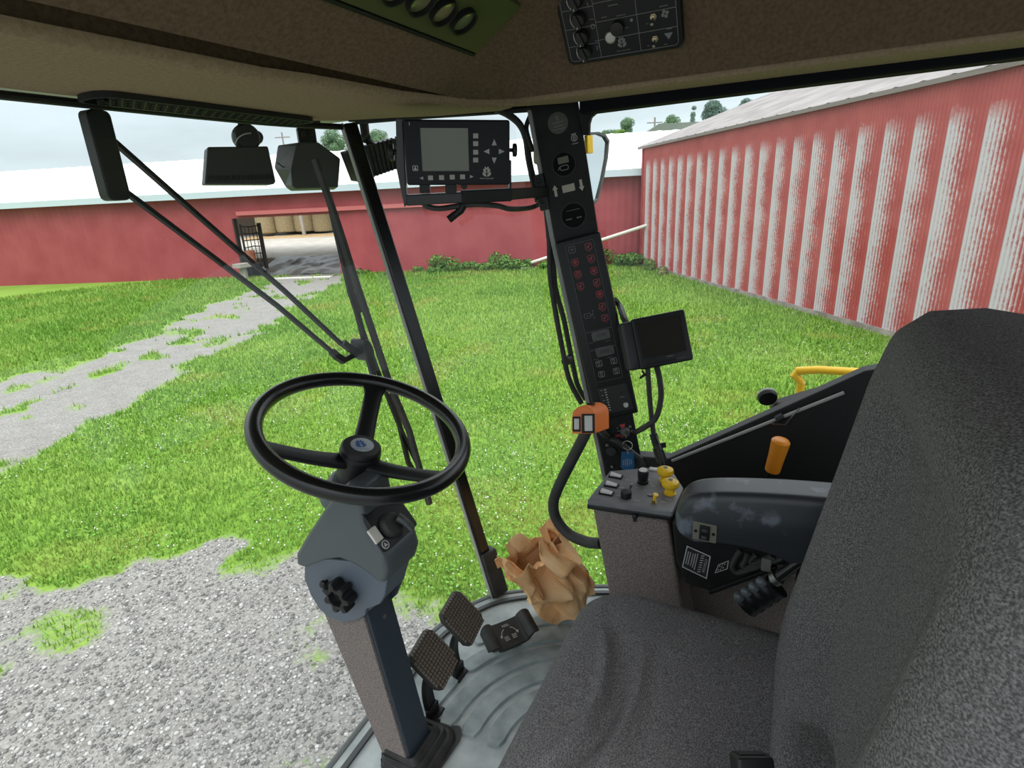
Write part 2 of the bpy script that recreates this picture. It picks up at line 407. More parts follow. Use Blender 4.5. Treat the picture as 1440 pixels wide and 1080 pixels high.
# ledge with slots between side panel and console
ledge = thing('lever_quadrant', 'black ledge with long slots from which the orange lever rises', 'lever guide', (1.26, -.1, 2.40))
mb = MB(); mb.wbox(1.162, 1.378, -.75, .20, 2.395, 2.415); mb.build('plate', BLK, ledge, bevel=.003)
for k in range(4):
    y0 = .02-.105*k
    b = MB(); b.box(Fr((0, 0, 2.416), (0, 1, 0), (-1, 0, 0)), y0-.09, y0, -1.315, -1.285, 0, .003, .004); b.build('slot_cover', mat('slot cover', (.05, .045, .045), .4), ledge)
b = MB(); b.box(Fr((0, 0, 2.416), (0, 1, 0), (-1, 0, 0)), .09, .20, -1.34, -1.27, 0, .004, .004); b.build('cover_strip', mat('grey strip', (.06, .06, .062), .4), ledge)
# strut along the top of the panel
strut = thing('gas_strut', 'thin silver strut lying along the sloping top of the black side panel', 'strut', (1.365, .2, 2.5))
a0, a1 = at(945, 648, x=1.365), at(1124, 577, x=1.365); dirv = (a1-a0).normalized()
b = MB(); b.tube([a0, a0+dirv*.43], .0042, 8); b.build('rod', LIGHTGREY, strut)
b = MB(); b.tube([at(1092, 590, x=1.362), at(1102, 585, x=1.362)], .010, 8); b.build('clamp', BLK, strut)
b = MB(); b.tube([at(1085, 596, x=1.36), at(1104, 597, x=1.36), at(1124, 574, x=1.36)], .002, 6); b.build('spring_wire', STEEL, strut)

# orange lever
lv = thing('control_lever', 'black lever with orange handle rising from the slotted ledge', 'lever', tuple(at(1076, 694, x=1.28)))
p0, p1, p2 = at(1076, 696, x=1.28), at(1086, 662, x=1.275), at(1099, 618, x=1.27)
b = MB(); b.bar(p0+(p0-p1)*((p0.z-2.41)/(p1.z-p0.z)), p1+(p2-p1)*.1, .016, .008, (0, 1, 0)); b.build('shaft', BLK, lv)
ax = (p2-p1).normalized(); fr = Fr(p1, ax.orthogonal(), ax.cross(ax.orthogonal())); L = (p2-p1).length
b = MB(); b.lathe(fr, 0, 0, [(.0155, 0), (.0165, .004), (.0175, L*.5), (.0195, L*.88), (.0195, L*.94), (.016, L*.99), (.008, L*1.01)], 20); b.build('handle', ORG2, lv)

# ------------------------------------------------------------------ steering wheel
n = V(.0145, -.36, 1).normalized()
WC = at(512.5, 604.1, d=1.035); WR = .2*1.035/1.111
wf = Fr(WC, (1, 0, 0), V(0, 1, 0)); 
u = V(1, 0, 0); u = (u-n*u.dot(n)).normalized(); wf.u = u; wf.v = n.cross(u); wf.n = n
sw = thing('steering_wheel', 'black three-spoke steering wheel with blue and silver cap on grey column', 'steering wheel', tuple(WC-n*.09))
b = MB(); b.tube([wf.P(WR*math.cos(2*PI*i/72), WR*math.sin(2*PI*i/72)) for i in range(72)], .0148, 16, closed=True); b.build('rim', GLOSSBLK, sw)
for px_, py_ in ((372, 622), (628, 668), (528, 541)):
    a, c = wf.px(px_, py_); an = math.atan2(c, a)
    du = wf.u*math.cos(an)+wf.v*math.sin(an); dv = wf.n; ds = dv.cross(du)
    rings = []
    for i in range(13):
        t = i/12; rr = .03+(WR-.026-.0)*t*.985; h = -.066+.062*t**1.25; w = .021-.003*math.sin(PI*t*.9)+(.018*max(0, (t-.84)/.16)**2); th = .012-.003*t
        c0 = WC+du*rr+dv*h
        rings.append([c0+ds*w*math.cos(q)*1.0+dv*th*math.sin(q)*(1 if abs(math.sin(q)) > .2 else 1) for q in [2*PI*j/14 for j in range(14)]])
    b = MB(); b.loft(rings); b.build('spoke', BLK, sw, smooth=60)
hf = Fr(WC, wf.u, wf.v)
b = MB(); b.lathe(hf, 0, 0, [(.034, -.118), (.0365, -.112), (.0375, -.075), (.0385, -.058), (.0385, -.050), (.036, -.047)], 40); b.build('hub', BLK, sw)
cap = MB(); cap.lathe(hf, 0, 0, [(.037, -.0505), (.0378, -.046), (.037, -.039), (.034, -.036), (.010, -.0355)], 40); cap = cap.build('hub_cap', BLK, sw)
b = MB(); b.disc(hf, .002, 0, .0215, -.0356, -.0348, 36); b.build('cap_disc', mat('silver disc', (.42, .46, .50), .3, .3), cap, label='silver disc with a blue leaf emblem')
b = MB(); er = Fr(WC, Hd, V(0, 0, 1)); ang = -HEAD+PI/2
ef = Fr(WC, Rd, Hd); ef.u = (Rd-n*Rd.dot(n)).normalized(); ef.v = n.cross(ef.u); ef.n = n
leaf_mark(b, ef, -.003, .003, .022, -.0347, rot=.5); b.text(ef, .002, -.0125, 'NEW HOLLAND', .0042, -.0347, rot=.25)
b.build('emblem', mat('emblem blue', (.01, .09, .30), .4), cap)

# ------------------------------------------------------------------ steering column
X0, X1 = .662, .748
col = thing('steering_column', 'blue grey steering column with carpet side panel, tilt knob and light switch', 'steering column', (.70, .65, FZ))
FX = Fr((X0, 0, 0), (0, -1, 0), (0, 0, 1))     # faces -x, towards the door
YZ = lambda px_, py_, x=X0: (lambda p: (p.y, p.z))(at(px_, py_, x=x))
def profile(pix, x0, x1, x=None):
    pts = [YZ(a, c, x or x0) for a, c in pix]
    b = MB(); b.loft([[V(x0, p, q) for p, q in pts], [V(x1, p, q) for p, q in pts]]); return b
low = [(452, 850), (515, 865), (578, 1081), (541, 1074)]
p = [YZ(*q) for q in low]
# post: carpeted left side, painted rear face
def slab(pts, x0, x1): return MB().loft([[V(x0, a, c) for a, c in pts], [V(x1, a, c) for a, c in pts]])
ya, za = YZ(515, 866); yb, zb = YZ(578, 1080); yc, zc = YZ(541, 1070); yd, zd = YZ(452, 852)
kx = (ya-yb)/(za-zb); kf = (yd-yc)/(zd-zc)
prof = [(yb+kx*(FZ-zb), FZ), (yb+kx*(2.46-zb), 2.46), (yc+kf*(2.46-zc), 2.46), (yc+kf*(FZ-zc), FZ)]
slab(prof, X0+.004, X1-.01).build('post', DPLATE, col, smooth=0, bevel=.003)
cprof = [(prof[0][0]+.006, FZ+.004), (prof[1][0]+.006, 2.45), (prof[2][0]-.004, 2.45), (prof[3][0]-.004, FZ+.004)]
slab(cprof, X0-.001, X0+.0045).build('carpet_panel', FABC, col, smooth=0, label='brown grey carpet panel')
for (px_, py_) in ((540, 867), (594, 1056)):
    r_ = at(px_, py_, pl=(V(X0, prof[0][0], prof[0][1]), V(0, 1, -kx).normalized()))
    fb = Fr(r_, (1, 0, 0), (0, kx, 1)); b = MB(); b.lathe(fb, 0, 0, [(.005, -.001), (.0048, .002), (.002, .0035)], 12); b.build('screw', DSTEEL, col)
# swivel plates
plate_px = [(428, 796), (428, 815), (437, 838), (450, 858), (463, 869), (483, 876), (503, 872), (513, 866), (515, 857), (534, 850), (541, 838), (546, 806), (540, 795), (450, 785)]
profile(plate_px, X0-.012, X0-.002, X0-.012).build('swivel_plate', PLATE, col, smooth=30, bevel=.002)
right_px = [(535, 790), (543, 850), (556, 838), (569, 802), (578, 770), (545, 770)]
profile([(x, y) for x, y in right_px], X1-.008, X1+.002, X1-.008).build('swivel_plate', DPLATE, col, smooth=30, bevel=.002)
slab([YZ(470, 800, X0), YZ(515, 862, X0), YZ(536, 846, X0), YZ(548, 790, X0), YZ(500, 770, X0)], X0-.002, X1-.01).build('knuckle', PLATE, col, smooth=30, bevel=.004)
# hood
hood_px = [(480, 684), (462, 700), (444, 728), (426, 757), (413, 781), (414, 796), (424, 800), (455, 789), (476, 787), (500, 797), (522, 812), (533, 822), (541, 823), (545, 806), (540, 787), (534, 780), (518, 757), (508, 738), (502, 705), (502, 692)]
hp = [YZ(a, c, X0-.020) for a, c in hood_px]
ztop = max(q for _, q in hp); zlow = min(q for _, q in hp)
b = MB(); rings = []
xc = .6945; hw0 = .0525
for k in range(9):
    s = -1+2*k/8
    ring = []
    cy = sum(q[0] for q in hp)/len(hp); cz = sum(q[1] for q in hp)/len(hp)
    e = max(0, abs(s)-.8)/.2; shr = 1-.055*e**2
    for y_, z_ in hp:
        t = min(1, max(0, (z_-zlow)/(ztop-zlow))); hw = hw0*(1-.26*t**1.8)
        ring.append(V(xc+hw*s, cy+(y_-cy)*shr, cz+(z_-cz)*shr))
    rings.append(ring)
b.loft(rings); hood = b.build('hood', HOOD, col, smooth=50)
md = hood.modifiers.new('soft', 'BEVEL'); md.width = .006; md.segments = 3; md.limit_method = 'ANGLE'; md.angle_limit = math.radians(30)
b = MB(); b.lathe(hf, 0, 0, [(.062, -.160), (.056, -.14), (.048, -.122), (.041, -.117), (.030, -.116)], 32); b.build('collar', HOOD, col)
# switch pod let into the hood
pA, pB, pC = at(536, 779, x=X0-.020), at(512, 745, x=X0-.020), None; pA.x = pB.x = X0-.008
pf = Fr(pA, (1, 0, 0), pB-pA); pf.o = pf.o+pf.n*.003; ph = (pB-pA).length; pw = pf.px(583, 738)[0]
pod = MB(); pod.box(pf, -.002, pw+.004, -.003, ph+.034, -.010, .0045, .006); pod = pod.build('switch_pod', BLK, col, bevel=.001)
Q = lambda x, y: pf.px(x, y)
a, c = Q(525, 754); b = MB(); fz = pf
rk = Fr(pf.P(a, c), pf.u*.25+pf.v, pf.u*-1+pf.v*.25); 
b.pillow(Fr(pf.P(a, c, .0045), pf.u, pf.v), -.010, .010, -.014, .014, 0, .0045, .002, .002); b.build('rocker_switch', mat('cream plastic', (.60, .58, .52), .4), pod, label='cream rocker switch')
a, c = Q(547, 740); b = MB(); b.lathe(pf, a, c, [(.024, .0045), (.023, .012), (.019, .017), (.006, .018)], 28); b.build('dial', RUB, pod)
b = MB(); b.tube([pf.P(*Q(549, 733), .022), pf.P(*Q(558, 740), .025), pf.P(*Q(570, 750), .022)], [.0085, .0075, .006], 10, smooth=4); b.build('switch_lever', mat('lever grey', (.06, .066, .07), .35), pod)
a, c = Q(570, 738); b = MB(); b.lathe(pf, a, c, [(.0045, .004), (.004, .008), (.002, .009)], 14); b.build('indicator_lamp', mat('green lens', (.01, .25, .15), .3), pod, label='small green lamp')
b = MB()
a, c = Q(540, 767); b.annulus(pf, a, c, .0062, .008, .0046, .0052); 
b.prism(pf, [(a-.004, c-.003), (a+.004, c-.003), (a, c+.0045)], .0046, .0052)
a, c = Q(553, 755); b.disc(pf, a, c, .003, .0046, .0055, 12); b.build('symbol', WINK, pod)
# tilt knob and pin on the swivel plate
kp = at(487, 829, x=X0-.012); kf_ = Fr(kp, (0, -1, 0), (0, 0, 1))
lob = []
for i in range(84):
    t = 2*PI*i/84; lob.append((.0285+.0055*math.tanh(2.2*math.cos(7*t)), t))
ringp = lambda s, c_: [kf_.P(r_*s*math.cos(t), r_*s*math.sin(t), c_) for r_, t in lob]
b = MB(); b.loft([ringp(.8, 0.003), ringp(.97, .006), ringp(1, .012), ringp(1, .026), ringp(.93, .031), ringp(.62, .032)], cap=False)
circ = lambda r_, c_: [kf_.P(r_*math.cos(t), r_*math.sin(t), c_) for _, t in lob]
b.loft([ringp(.62, .032), circ(.016, .031), circ(.014, .020)], cap=False); b.disc(kf_, 0, 0, .0141, .019, .0201, 24); b.disc(kf_, 0, 0, .012, -.002, .004)
b.build('tilt_knob', BLK, col, smooth=35)
sp = at(460, 817, x=X0-.012); b = MB(); b.lathe(Fr(sp, (0, -1, 0), (0, 0, 1)), 0, 0, [(.0035, 0), (.0035, .006), (.0075, .007), (.0078, .013), (.005, .016)], 14); b.build('pin', BLK, col)
# crumpled rubber boot at the foot
b = MB(); rings = []
by0, by1 = prof[0][0], prof[3][0]
for k in range(9):
    t = k/8; z_ = FZ+.003+.045*(1-t)**1.2+.004*math.sin(k*2.6); g = .002+.055*t
    ring = []
    for (x_, y_) in [(a, c) for a, c in rrect(X0-g*.3, X1+g*.85, by0-g*.85, by1+g*.3, .01+g*.4, 6)]:
        w = noise.noise(V(x_*55, y_*55, k*.8))*.007*t; ring.append(V(x_+w, y_-w, max(FZ+.001, z_+noise.noise(V(x_*40, y_*40, 3))*.012*t)))
    rings.append(ring)
b.loft(rings, cap=False); b.build('boot', RUB, col, smooth=25)
# ------------------------------------------------------------------ pedals
def pedal(cx, cy, foot, label):
    c = at(cx, cy, z=2.215 if cy < 900 else 2.20)
    root = thing('brake_pedal', label, 'pedal', (foot.x, foot.y, FZ), 'pedals on the cab floor')
    fr = Fr(c, V(1, .1, .12), V(-.05, .62, .78))
    hw, hh = .048, .056
    b = MB(); sh = [(-hw*.78, -hh), (hw*.78, -hh), (hw, -hh*.72), (hw, hh*.72), (hw*.78, hh), (-hw*.78, hh), (-hw, hh*.72), (-hw, -hh*.72)]
    b.prism(fr, sh, -.016, 0)
    b.build('pad', mat('pad rubber', (.028, .026, .024), .6), root, bevel=.003)
    b = MB(); N = 9; s = .0074
    for i in range(-5, 6):
        for j in range(-6, 7):
            x_, y_ = i*.0088, j*.0086
            if abs(x_)+abs(y_)*.55 > .066 or abs(x_) > .045 or abs(y_) > .053: continue
            w = .0034
            b.loft([[fr.P(x_-w, y_-w, 0), fr.P(x_+w, y_-w, 0), fr.P(x_+w, y_+w, 0), fr.P(x_-w, y_+w, 0)], [fr.P(x_-w*.6, y_-w*.6, .003), fr.P(x_+w*.6, y_-w*.6, .003), fr.P(x_+w*.6, y_+w*.6, .003), fr.P(x_-w*.6, y_+w*.6, .003)]])
    b.build('tread', mat('worn tread', (.13, .105, .082), .6), root, smooth=0, label='worn studded rubber tread')
    top = fr.P(.012, -.02, -.016)
    pts = catmull([foot+V(0, 0, 0), foot+V(.004, .012, .06), foot.lerp(top, .6)+V(.0, .02, .02), top], 5)
    b = MB(); b.strip(pts, .034, .012, (1, .1, 0)); b.build('arm', BLK, root, bevel=.002)
    b = MB(); b.box(Fr(foot, (1, 0, 0), (0, 1, 0)), -.026, .026, -.018, .018, 0, .006); b.box(Fr(foot, (1, 0, 0), (0, 1, 0)), -.020, .020, -.006, .006, 0, .03); b.build('foot_bracket', BLK, root, bevel=.002)
    return root
pedal(612, 926, at(609, 1006, z=FZ), 'studded brake pedal next to the steering column post')
pedal(652, 868, at(645, 948, z=FZ), 'studded brake pedal next to the black rocker foot pedal')

# rocker foot pedal
rp = at(712, 893, z=FZ+.03); e = V(.80, -.60, 0)
rk = Fr(V(rp.x, rp.y, FZ), e, V(.60, .80, 0))
root = thing('rocker_pedal', 'black saddle-shaped rocker pedal with white arrows beside the paper bag', 'pedal', (rp.x, rp.y, FZ), 'pedals on the cab floor')
b = MB(); b.box(rk, -.034, .034, -.026, .026, 0, .034); b.box(rk, -.050, -.034, -.016, .016, 0, .012); b.build('base', RUB, root, bevel=.003)
prof_ = [(-.068, .050), (-.063, .066), (-.054, .070), (-.044, .062), (-.037, .052), (0, .049), (.037, .052), (.044, .064), (.054, .076), (.066, .073), (.074, .056)]
tilt = Fr(rk.P(0, 0, 0), rk.u, V(rk.v.x, rk.v.y, .35)*1)
P = catmull([tilt.P(a, 0, c) for a, c in prof_], 4)
b = MB(); rings = []
for i, p in enumerate(P):
    t = i/(len(P)-1); w = .037*(1-.28*abs(2*t-1)**4); ax = (P[min(i+1, len(P)-1)]-P[max(i-1, 0)]).normalized(); nn = ax.cross(tilt.v)
    rings.append([p+tilt.v*w*q+nn*.005*r_ for q, r_ in ((-1, -1), (1, -1), (1, 1), (-1, 1))])
b.loft(rings); saddle = b.build('saddle', RUB, root, bevel=.002)
b = MB(); tc = .0555
tf = Fr(tilt.P(0, 0, tc), tilt.u, tilt.v)
b.text(tf, .0, .022, 'REEL', .010, .0)
for s in (-1, 1):
    cpts = [(s*(.009+.014*k/6), .013-.016*(k/6)**2) for k in range(7)]
    for (x0, y0), (xq, yq) in zip(cpts, cpts[1:]): b.line(tf, x0, y0, xq, yq, .0018, 0, .0004)
    b.prism(tf, [(s*.019, -.003), (s*.027, -.001), (s*.024, -.009)], 0, .0004)
    scribble(b, tf, s*.011, -.013, .013, .0024, 0, 3)
b.build('legend', WINK, saddle)

# ------------------------------------------------------------------ paper bag
B0, T0 = at(802, 842, d=1.63), at(750, 772, d=1.50)
B0.z = max(B0.z, FZ+.045)
axv = (T0-B0); Lb = axv.length; axn = axv.normalized()
vd = (B0-CAM).normalized(); side = axn.cross(vd).normalized(); dep = side.cross(axn).normalized()
nu, nv = 112, 64
FOLDS = []
for k_ in range(18):
    nk = V(random.gauss(0, 1), random.gauss(0, .9), random.gauss(0, 1)).normalized(); dk = (side*random.gauss(0, .7)+dep*random.choice((-1, 1))*1.0+axn*random.gauss(0, .3)).normalized()
    FOLDS.append((nk, random.uniform(.7, 2.6), random.random()*2, 0, dk)); FOLDS[-1] = FOLDS[-1][:3]+(.024/FOLDS[-1][1],)+FOLDS[-1][4:]
def bagpt(u, v, k):
    w = .083*(1-.30*max(0, .35-v)**1*1.6+.05*v); dd = .05*(1-.2*v)
    # rectangular section with rolled corners
    per = u*4
    s_ = int(per) % 4; t = per-int(per)
    c4 = [(-1, -1), (1, -1), (1, 1), (-1, 1)]
    a, c = c4[s_], c4[(s_+1) % 4]
    x_, y_ = a[0]+(c[0]-a[0])*t, a[1]+(c[1]-a[1])*t
    if abs(y_) == 1 and s_ in (1, 3): pass
    gus = .35*math.exp(-((t-.5)/.22)**2)*v if s_ in (1, 3) else 0
    x_ *= (1-gus)
    jag = (.035*noise.noise(V(u*9, 3, 1))+.02*((int(u*16) % 2)*2-1)*(1 if s_ != 1 else .4))*max(0, v-.82)/.18
    p = B0+axn*(v*Lb+jag)+side*(x_*w)+dep*(y_*dd)
    q = V(x_*1.6+s_*.3, v*3.2, y_*1.5)
    disp = V(0, 0, 0)
    for (nk, fk, ok, ak, dk) in FOLDS:
        w_ = q.dot(nk)*fk+ok; w_ = abs((w_ % 2)-1)
        disp += dk*(w_-.5)*ak
    f = min(1, .35+v*1.0)
    return p+disp*f+noise.noise_vector(q*1.5)*.016*f
b = MB(); grid = [[bagpt(i/nu, j/nv, 0) for i in range(nu)] for j in range(nv+1)]
rings = [grid[0]]+grid
c0 = sum(grid[0], Vector())/nu
for j in range(nv+1):
    for i in range(nu):
        g = grid[j][i]
        if g.z < FZ+.004: g.z = FZ+.004+.002*random.random()
b.loft([[c0.lerp(p, .02) for p in grid[0]]]+grid, cap=False)
# side flaps torn near the mouth
bag = b.build('paper_bag', KRAFT, smooth=0, fix=True)
md = bag.modifiers.new('paper', 'SOLIDIFY'); md.thickness = .0012
tag(bag, 'crumpled brown paper bag standing open on the floor by the console', 'paper bag')

# ------------------------------------------------------------------ seat
seat = thing('driver_seat', 'grey fabric driver seat with a creased cushion and wide side bolster', 'seat', (.62, -.02, FZ))
def cushion(x0, x1, y0, y1, zt, th, r, e, wr):
    NB = 260; b = MB(); rings = []
    def even(P_):
        P_ = [Vector(p) for p in P_]; L_ = [(P_[(i+1) % len(P_)]-P_[i]).length for i in range(len(P_))]; T_ = sum(L_); o_ = []; i = 0; acc = 0
        for k in range(NB):
            s = T_*k/NB
            while acc+L_[i] < s: acc += L_[i]; i += 1
            q = P_[i].lerp(P_[(i+1) % len(P_)], (s-acc)/L_[i]); o_.append((q.x, q.y))
        return o_
    out = even(rrect(x0, x1, y0, y1, r, 23))
    cx, cy = (x0+x1)/2, (y0+y1)/2
    def hgt(x, y):
        h = .010*(1-((x-cx)/(x1-x0)*2)**2)*0 - .012*math.exp(-(((x-cx)/.14)**2+((y-cy+.03)/.16)**2))
        return h+wr(x, y)
    NR = 46
    for k in range(NR+1):
        s = .02+.98*k/NR
        rings.append([V(cx+(x-cx)*s*(1-e/(x1-x0)*2*0), cy+(y-cy)*s, 0) for x, y in out])
    # inner top up to the roll
    cxx, cyy = (x0+x1)/2, (y0+y1)/2
    inn = [(cxx+(x-cxx)*(1-2*e/(x1-x0)), cyy+(y-cyy)*(1-2*e/(y1-y0))) for x, y in out]
    R = []
    for k in range(NR+1):
        s = .02+.98*k/NR
        R.append([V(cx+(x-cx)*s, cy+(y-cy)*s, zt+hgt(cx+(x-cx)*s, cy+(y-cy)*s)) for x, y in inn])
    for k in range(1, 9):
        t = PI/2*k/8
        R.append([V(xi+(xo-xi)*math.sin(t), yi+(yo-yi)*math.sin(t), zt-e+e*math.cos(t)+hgt(xi, yi)*math.cos(t)) for (xi, yi), (xo, yo) in zip(inn, out)])
    R.append([V(x, y, zt-th*.6) for x, y in out]); R.append([V(cx+(x-cx)*.95, cy+(y-cy)*.95, zt-th) for x, y in out])
    b.loft(R); return b
W1 = [at(850, 893, z=2.50), at(853, 930, z=2.50), at(843, 985, z=2.50), at(822, 1025, z=2.50), at(795, 1052, z=2.50), at(770, 1070, z=2.50)]
W2 = [at(908, 920, z=2.5), at(898, 970, z=2.5), at(876, 1025, z=2.5), at(850, 1065, z=2.5)]
def dist(p, pl):
    best = 9; sg = 0; tt = 0
    for i in range(len(pl)-1):
        a, c = pl[i].to_2d(), pl[i+1].to_2d(); d = c-a; t = max(0, min(1, (p-a).dot(d)/d.length_squared)); q = a+d*t
        l = (p-q).length
        if l < best: best = l; sg = 1 if d.x*(p.y-q.y)-d.y*(p.x-q.x) > 0 else -1; tt = (i+t)/(len(pl)-1)
    return best, sg, tt
def wr(x, y):
    p = Vector((x, y)); h = 0
    for pl, A in ((W1, .014), (W2, .0055)):
        d, s_, t = dist(p, pl); f = math.sin(PI*min(1, max(0, t*.9+.05)))**.6
        sd = d*s_
        h += A*f*(math.exp(-(sd/.0085)**2) - .8*math.exp(-((sd-.021)/.014)**2))
    return h+.0018*noise.noise(V(x*14, y*14, 0))
b = cushion(.32, .868, -.30, .292, 2.505, .15, .085, .045, wr); b.build('cushion', FABS, seat, smooth=80)
# backrest, reclined, with deep side bolsters
bf = Fr((.60, -.105, 2.44), (1, 0, 0), (0, -.16, 1))    # faces forward: normal = u x v
def backrest():
    b = MB(); out = rrect(-.29, .29, 0, .62, .09, 12); R = []
    prof2 = [(-.11, .06), (-.105, .02), (-.085, .004), (-.06, .0), (0.0, .0), (.05, .012), (.075, .035), (.082, .06), (.075, .09), (.03, .13), (.02, .2)]
    for c, ins in prof2:
        R.append([bf.P(a*(1-ins/.29), .31+(d_-.31)*(1-ins/.31), -c) for a, d_ in out])
    R.append([bf.P(a*.05, .31+(d_-.31)*.05, -.018) for a, d_ in out])
    b.loft(R); return b
backrest().build('backrest', FABS, seat, smooth=70)
b = MB(); b.box(Fr((.6, -.02, FZ), (1, 0, 0), (0, 1, 0)), -.17, .17, -.2, .17, 0, .03); b.box(Fr((.6, -.02, FZ), (1, 0, 0), (0, 1, 0)), -.15, .15, -.18, .15, .03, .25); b.box(Fr((.6, -.02, FZ), (1, 0, 0), (0, 1, 0)), -.22, .22, -.25, .2, .25, .33); b.build('suspension_base', BLK, seat, bevel=.01)
# grey pad of the folded near armrest
pf_ = at(1112, 1066, d=.60)
b = MB(); b.pillow(Fr(V(pf_.x+.05, pf_.y-.09, pf_.z-.085), (0, -1, 0), (.2, 0, 1)), -.105, .22, -.06, .045, -.04, .03, .03, .02); b.build('near_armrest', FABS, seat, smooth=60)
bk = at(1058, 1073, d=.58)
buckle = thing('seat_belt_buckle', 'black seat belt buckle at the near rear edge of the seat cushion', 'buckle', tuple(bk))
bfk = Fr(bk, Rd*1+V(0, 0, -.06), V(0, 0, 1)*.8+Hd*.6)
b = MB(); b.pillow(bfk, -.019, .019, -.05, .008, -.011, .011, .004, .003); b.build('case', BLK, buckle)
b = MB(); b.box(bfk, -.013, .013, .0085, .0095, -.004, .004, .001); b.build('slot', RUB, buckle)

# ------------------------------------------------------------------ armrest with switch
arm = thing('armrest', 'dark grey padded armrest with a rocker switch right of the seat', 'armrest', (.97, .05, 2.55))
AX = .945
yz = lambda px_, py_: YZ(px_, py_, AX)
ap = [(948, 735), (950, 718), (958, 706), (972, 699), (995, 696), (1030, 696), (1080, 698), (1124, 701), (1180, 706), (1260, 715), (1330, 740), (1330, 860), (1262, 850), (1180, 835), (1130, 806), (1110, 797), (1085, 785), (1050, 775), (1010, 768), (975, 766), (958, 757), (950, 746)]
pts = [yz(*q) for q in ap]
cy = sum(q[0] for q in pts)/len(pts); cz = sum(q[1] for q in pts)/len(pts)
pts = catmull([V(0, a, c) for a, c in pts], 3, closed=True)
b = MB(); rings = []
def inset(P, e):
    n_ = len(P); o_ = []
    for i in range(n_):
        d = (P[(i+1) % n_]-P[i-1]); d.normalize(); o_.append(P[i]+V(0, d.z, -d.y)*e)
    return o_
ar = sum((pts[i].y*pts[(i+1) % len(pts)].z-pts[(i+1) % len(pts)].y*pts[i].z) for i in range(len(pts)))
sgn = -1 if ar > 0 else 1
for k in range(17):
    t = -1+2*k/16; e = .016*(1-math.sqrt(max(0, 1-max(0, (abs(t)-.62)/.38)**2)))
    rings.append([V(AX+.040+t*.040, q.y, q.z) for q in inset(pts, sgn*e)])
b.loft(rings); b.build('pad', mat('worn vinyl', (.030, .034, .042), .38, c2=(.13, .145, .18), scale=20, detail=12, contrast=(.55, .66)), arm, smooth=60)
sf = Fr(V(AX, *yz(991, 748)), (0, -1, 0), (0, 0, 1))
sx0, sy0 = sf.px(973, 767); sx1, sy1 = sf.px(1010, 732)
hw_, hh_ = (sx1-sx0)/2, (sy1-sy0)/2
tilt_ = math.radians(-3)
b = MB(); b.box(sf, -.021, .021, -.0185, .0185, -.001, .0022, .002); swp = b.build('switch_plate', mat('olive grey plate', (.17, .165, .13), .4), arm, bevel=.0006, label='olive grey switch plate')
b = MB(); b.pillow(sf, -.009, .009, -.0145, .0145, .002, .006, .001, .001); b.box(sf, -.0065, .0065, -.012, -.001, .006, .0085); b.build('rocker', BLK, swp)
b = MB(); scribble(b, sf, 0, .006, .008, .0015, .0062, 2); scribble(b, sf, 0, -.007, .008, .0016, .0087, 2); b.build('marking', GINK, swp)
for s in (-1, 1):
    b = MB(); b.disc(sf, s*.0155, 0, .003, .002, .0032, 12); b.build('screw', BLK, swp)
b = MB(); b.wbox(AX+.03, AX+.07, -.14, -.06, 2.30, 2.60); b.build('support', BLK, arm)

# control box under the armrest: label, vent cover
BX = 1.0
cb = thing('lever_box', 'black box with an attention label and grooved cover beneath the armrest', 'control box', (1.06, .06, 2.40))
yb_ = lambda px_, py_: YZ(px_, py_, BX)
bp_ = [(945, 735), (950, 790), (957, 803), (962, 820), (998, 832), (1090, 796), (1250, 790), (1250, 745), (990, 725)]
pts = [yb_(*q) for q in bp_]
b = MB(); b.loft([[V(BX, a, c) for a, c in pts], [V(1.128, a, c) for a, c in pts]]); b.build('case', BLK2, cb, smooth=0, bevel=.004)
b = MB(); a0, a1 = at(998, 832, x=BX-.003), at(1092, 797, x=BX-.003); b.bar(a0, a1, .012, .008, (1, 0, 0)); b.build('edge_strip', BLK, cb, bevel=.001)
bxf = Fr(at(980, 795, x=BX-.0005), (0, -1, 0), (0, 0, 1))
# label plate, slightly turned
c4 = [bxf.px(*q) for q in ((966, 767), (999.5, 782), (994, 814), (959, 797))]
b = MB(); b.prism(bxf, c4, 0, .0006); lab = b.build('warning_label', mat('label black', (.02, .02, .021), .4), cb, smooth=0, label='black label with white attention text')
b = MB(); cx_, cy_ = sum(q[0] for q in c4)/4, sum(q[1] for q in c4)/4
ins = [(cx_+(x-cx_)*.92, cy_+(y-cy_)*.92) for x, y in c4]; b.ring(bxf, c4, ins, .0006, .0010)
ux = (c4[1][0]-c4[0][0], c4[1][1]-c4[0][1]); vx = (c4[3][0]-c4[0][0], c4[3][1]-c4[0][1])
L2 = lambda s, t: (c4[0][0]+ux[0]*s+vx[0]*t, c4[0][1]+ux[1]*s+vx[1]*t)
rot = math.atan2(vx[1], vx[0]); hL = math.hypot(*vx)
a, c = L2(.86, .5); b.text(bxf, a, c, 'ATTENTION', .0068, .0008, rot=rot, wide=.85)
for k in range(8):
    p_, q_ = L2(.76, .10+.105*k), L2(.64, .16+.105*k); b.line(bxf, *p_, *q_, .0014, .0006, .0011)
for s in (.50, .41, .32, .21, .12):
    a, c = L2(s, .5); scribble(b, bxf, a, c, hL*random.uniform(.55, .8), .0017, .0007, 1, rot)
b.build('label_text', WINK, lab)
c4 = [bxf.px(*q) for q in ((1010, 794), (1025, 788), (1023, 800), (1005, 806))]
b = MB(); cx_, cy_ = sum(q[0] for q in c4)/4, sum(q[1] for q in c4)/4
b.ring(bxf, c4, [(cx_+(x-cx_)*.85, cy_+(y-cy_)*.85) for x, y in c4], 0, .0008)
ux = (c4[1][0]-c4[0][0], c4[1][1]-c4[0][1]); vx = (c4[3][0]-c4[0][0], c4[3][1]-c4[0][1])
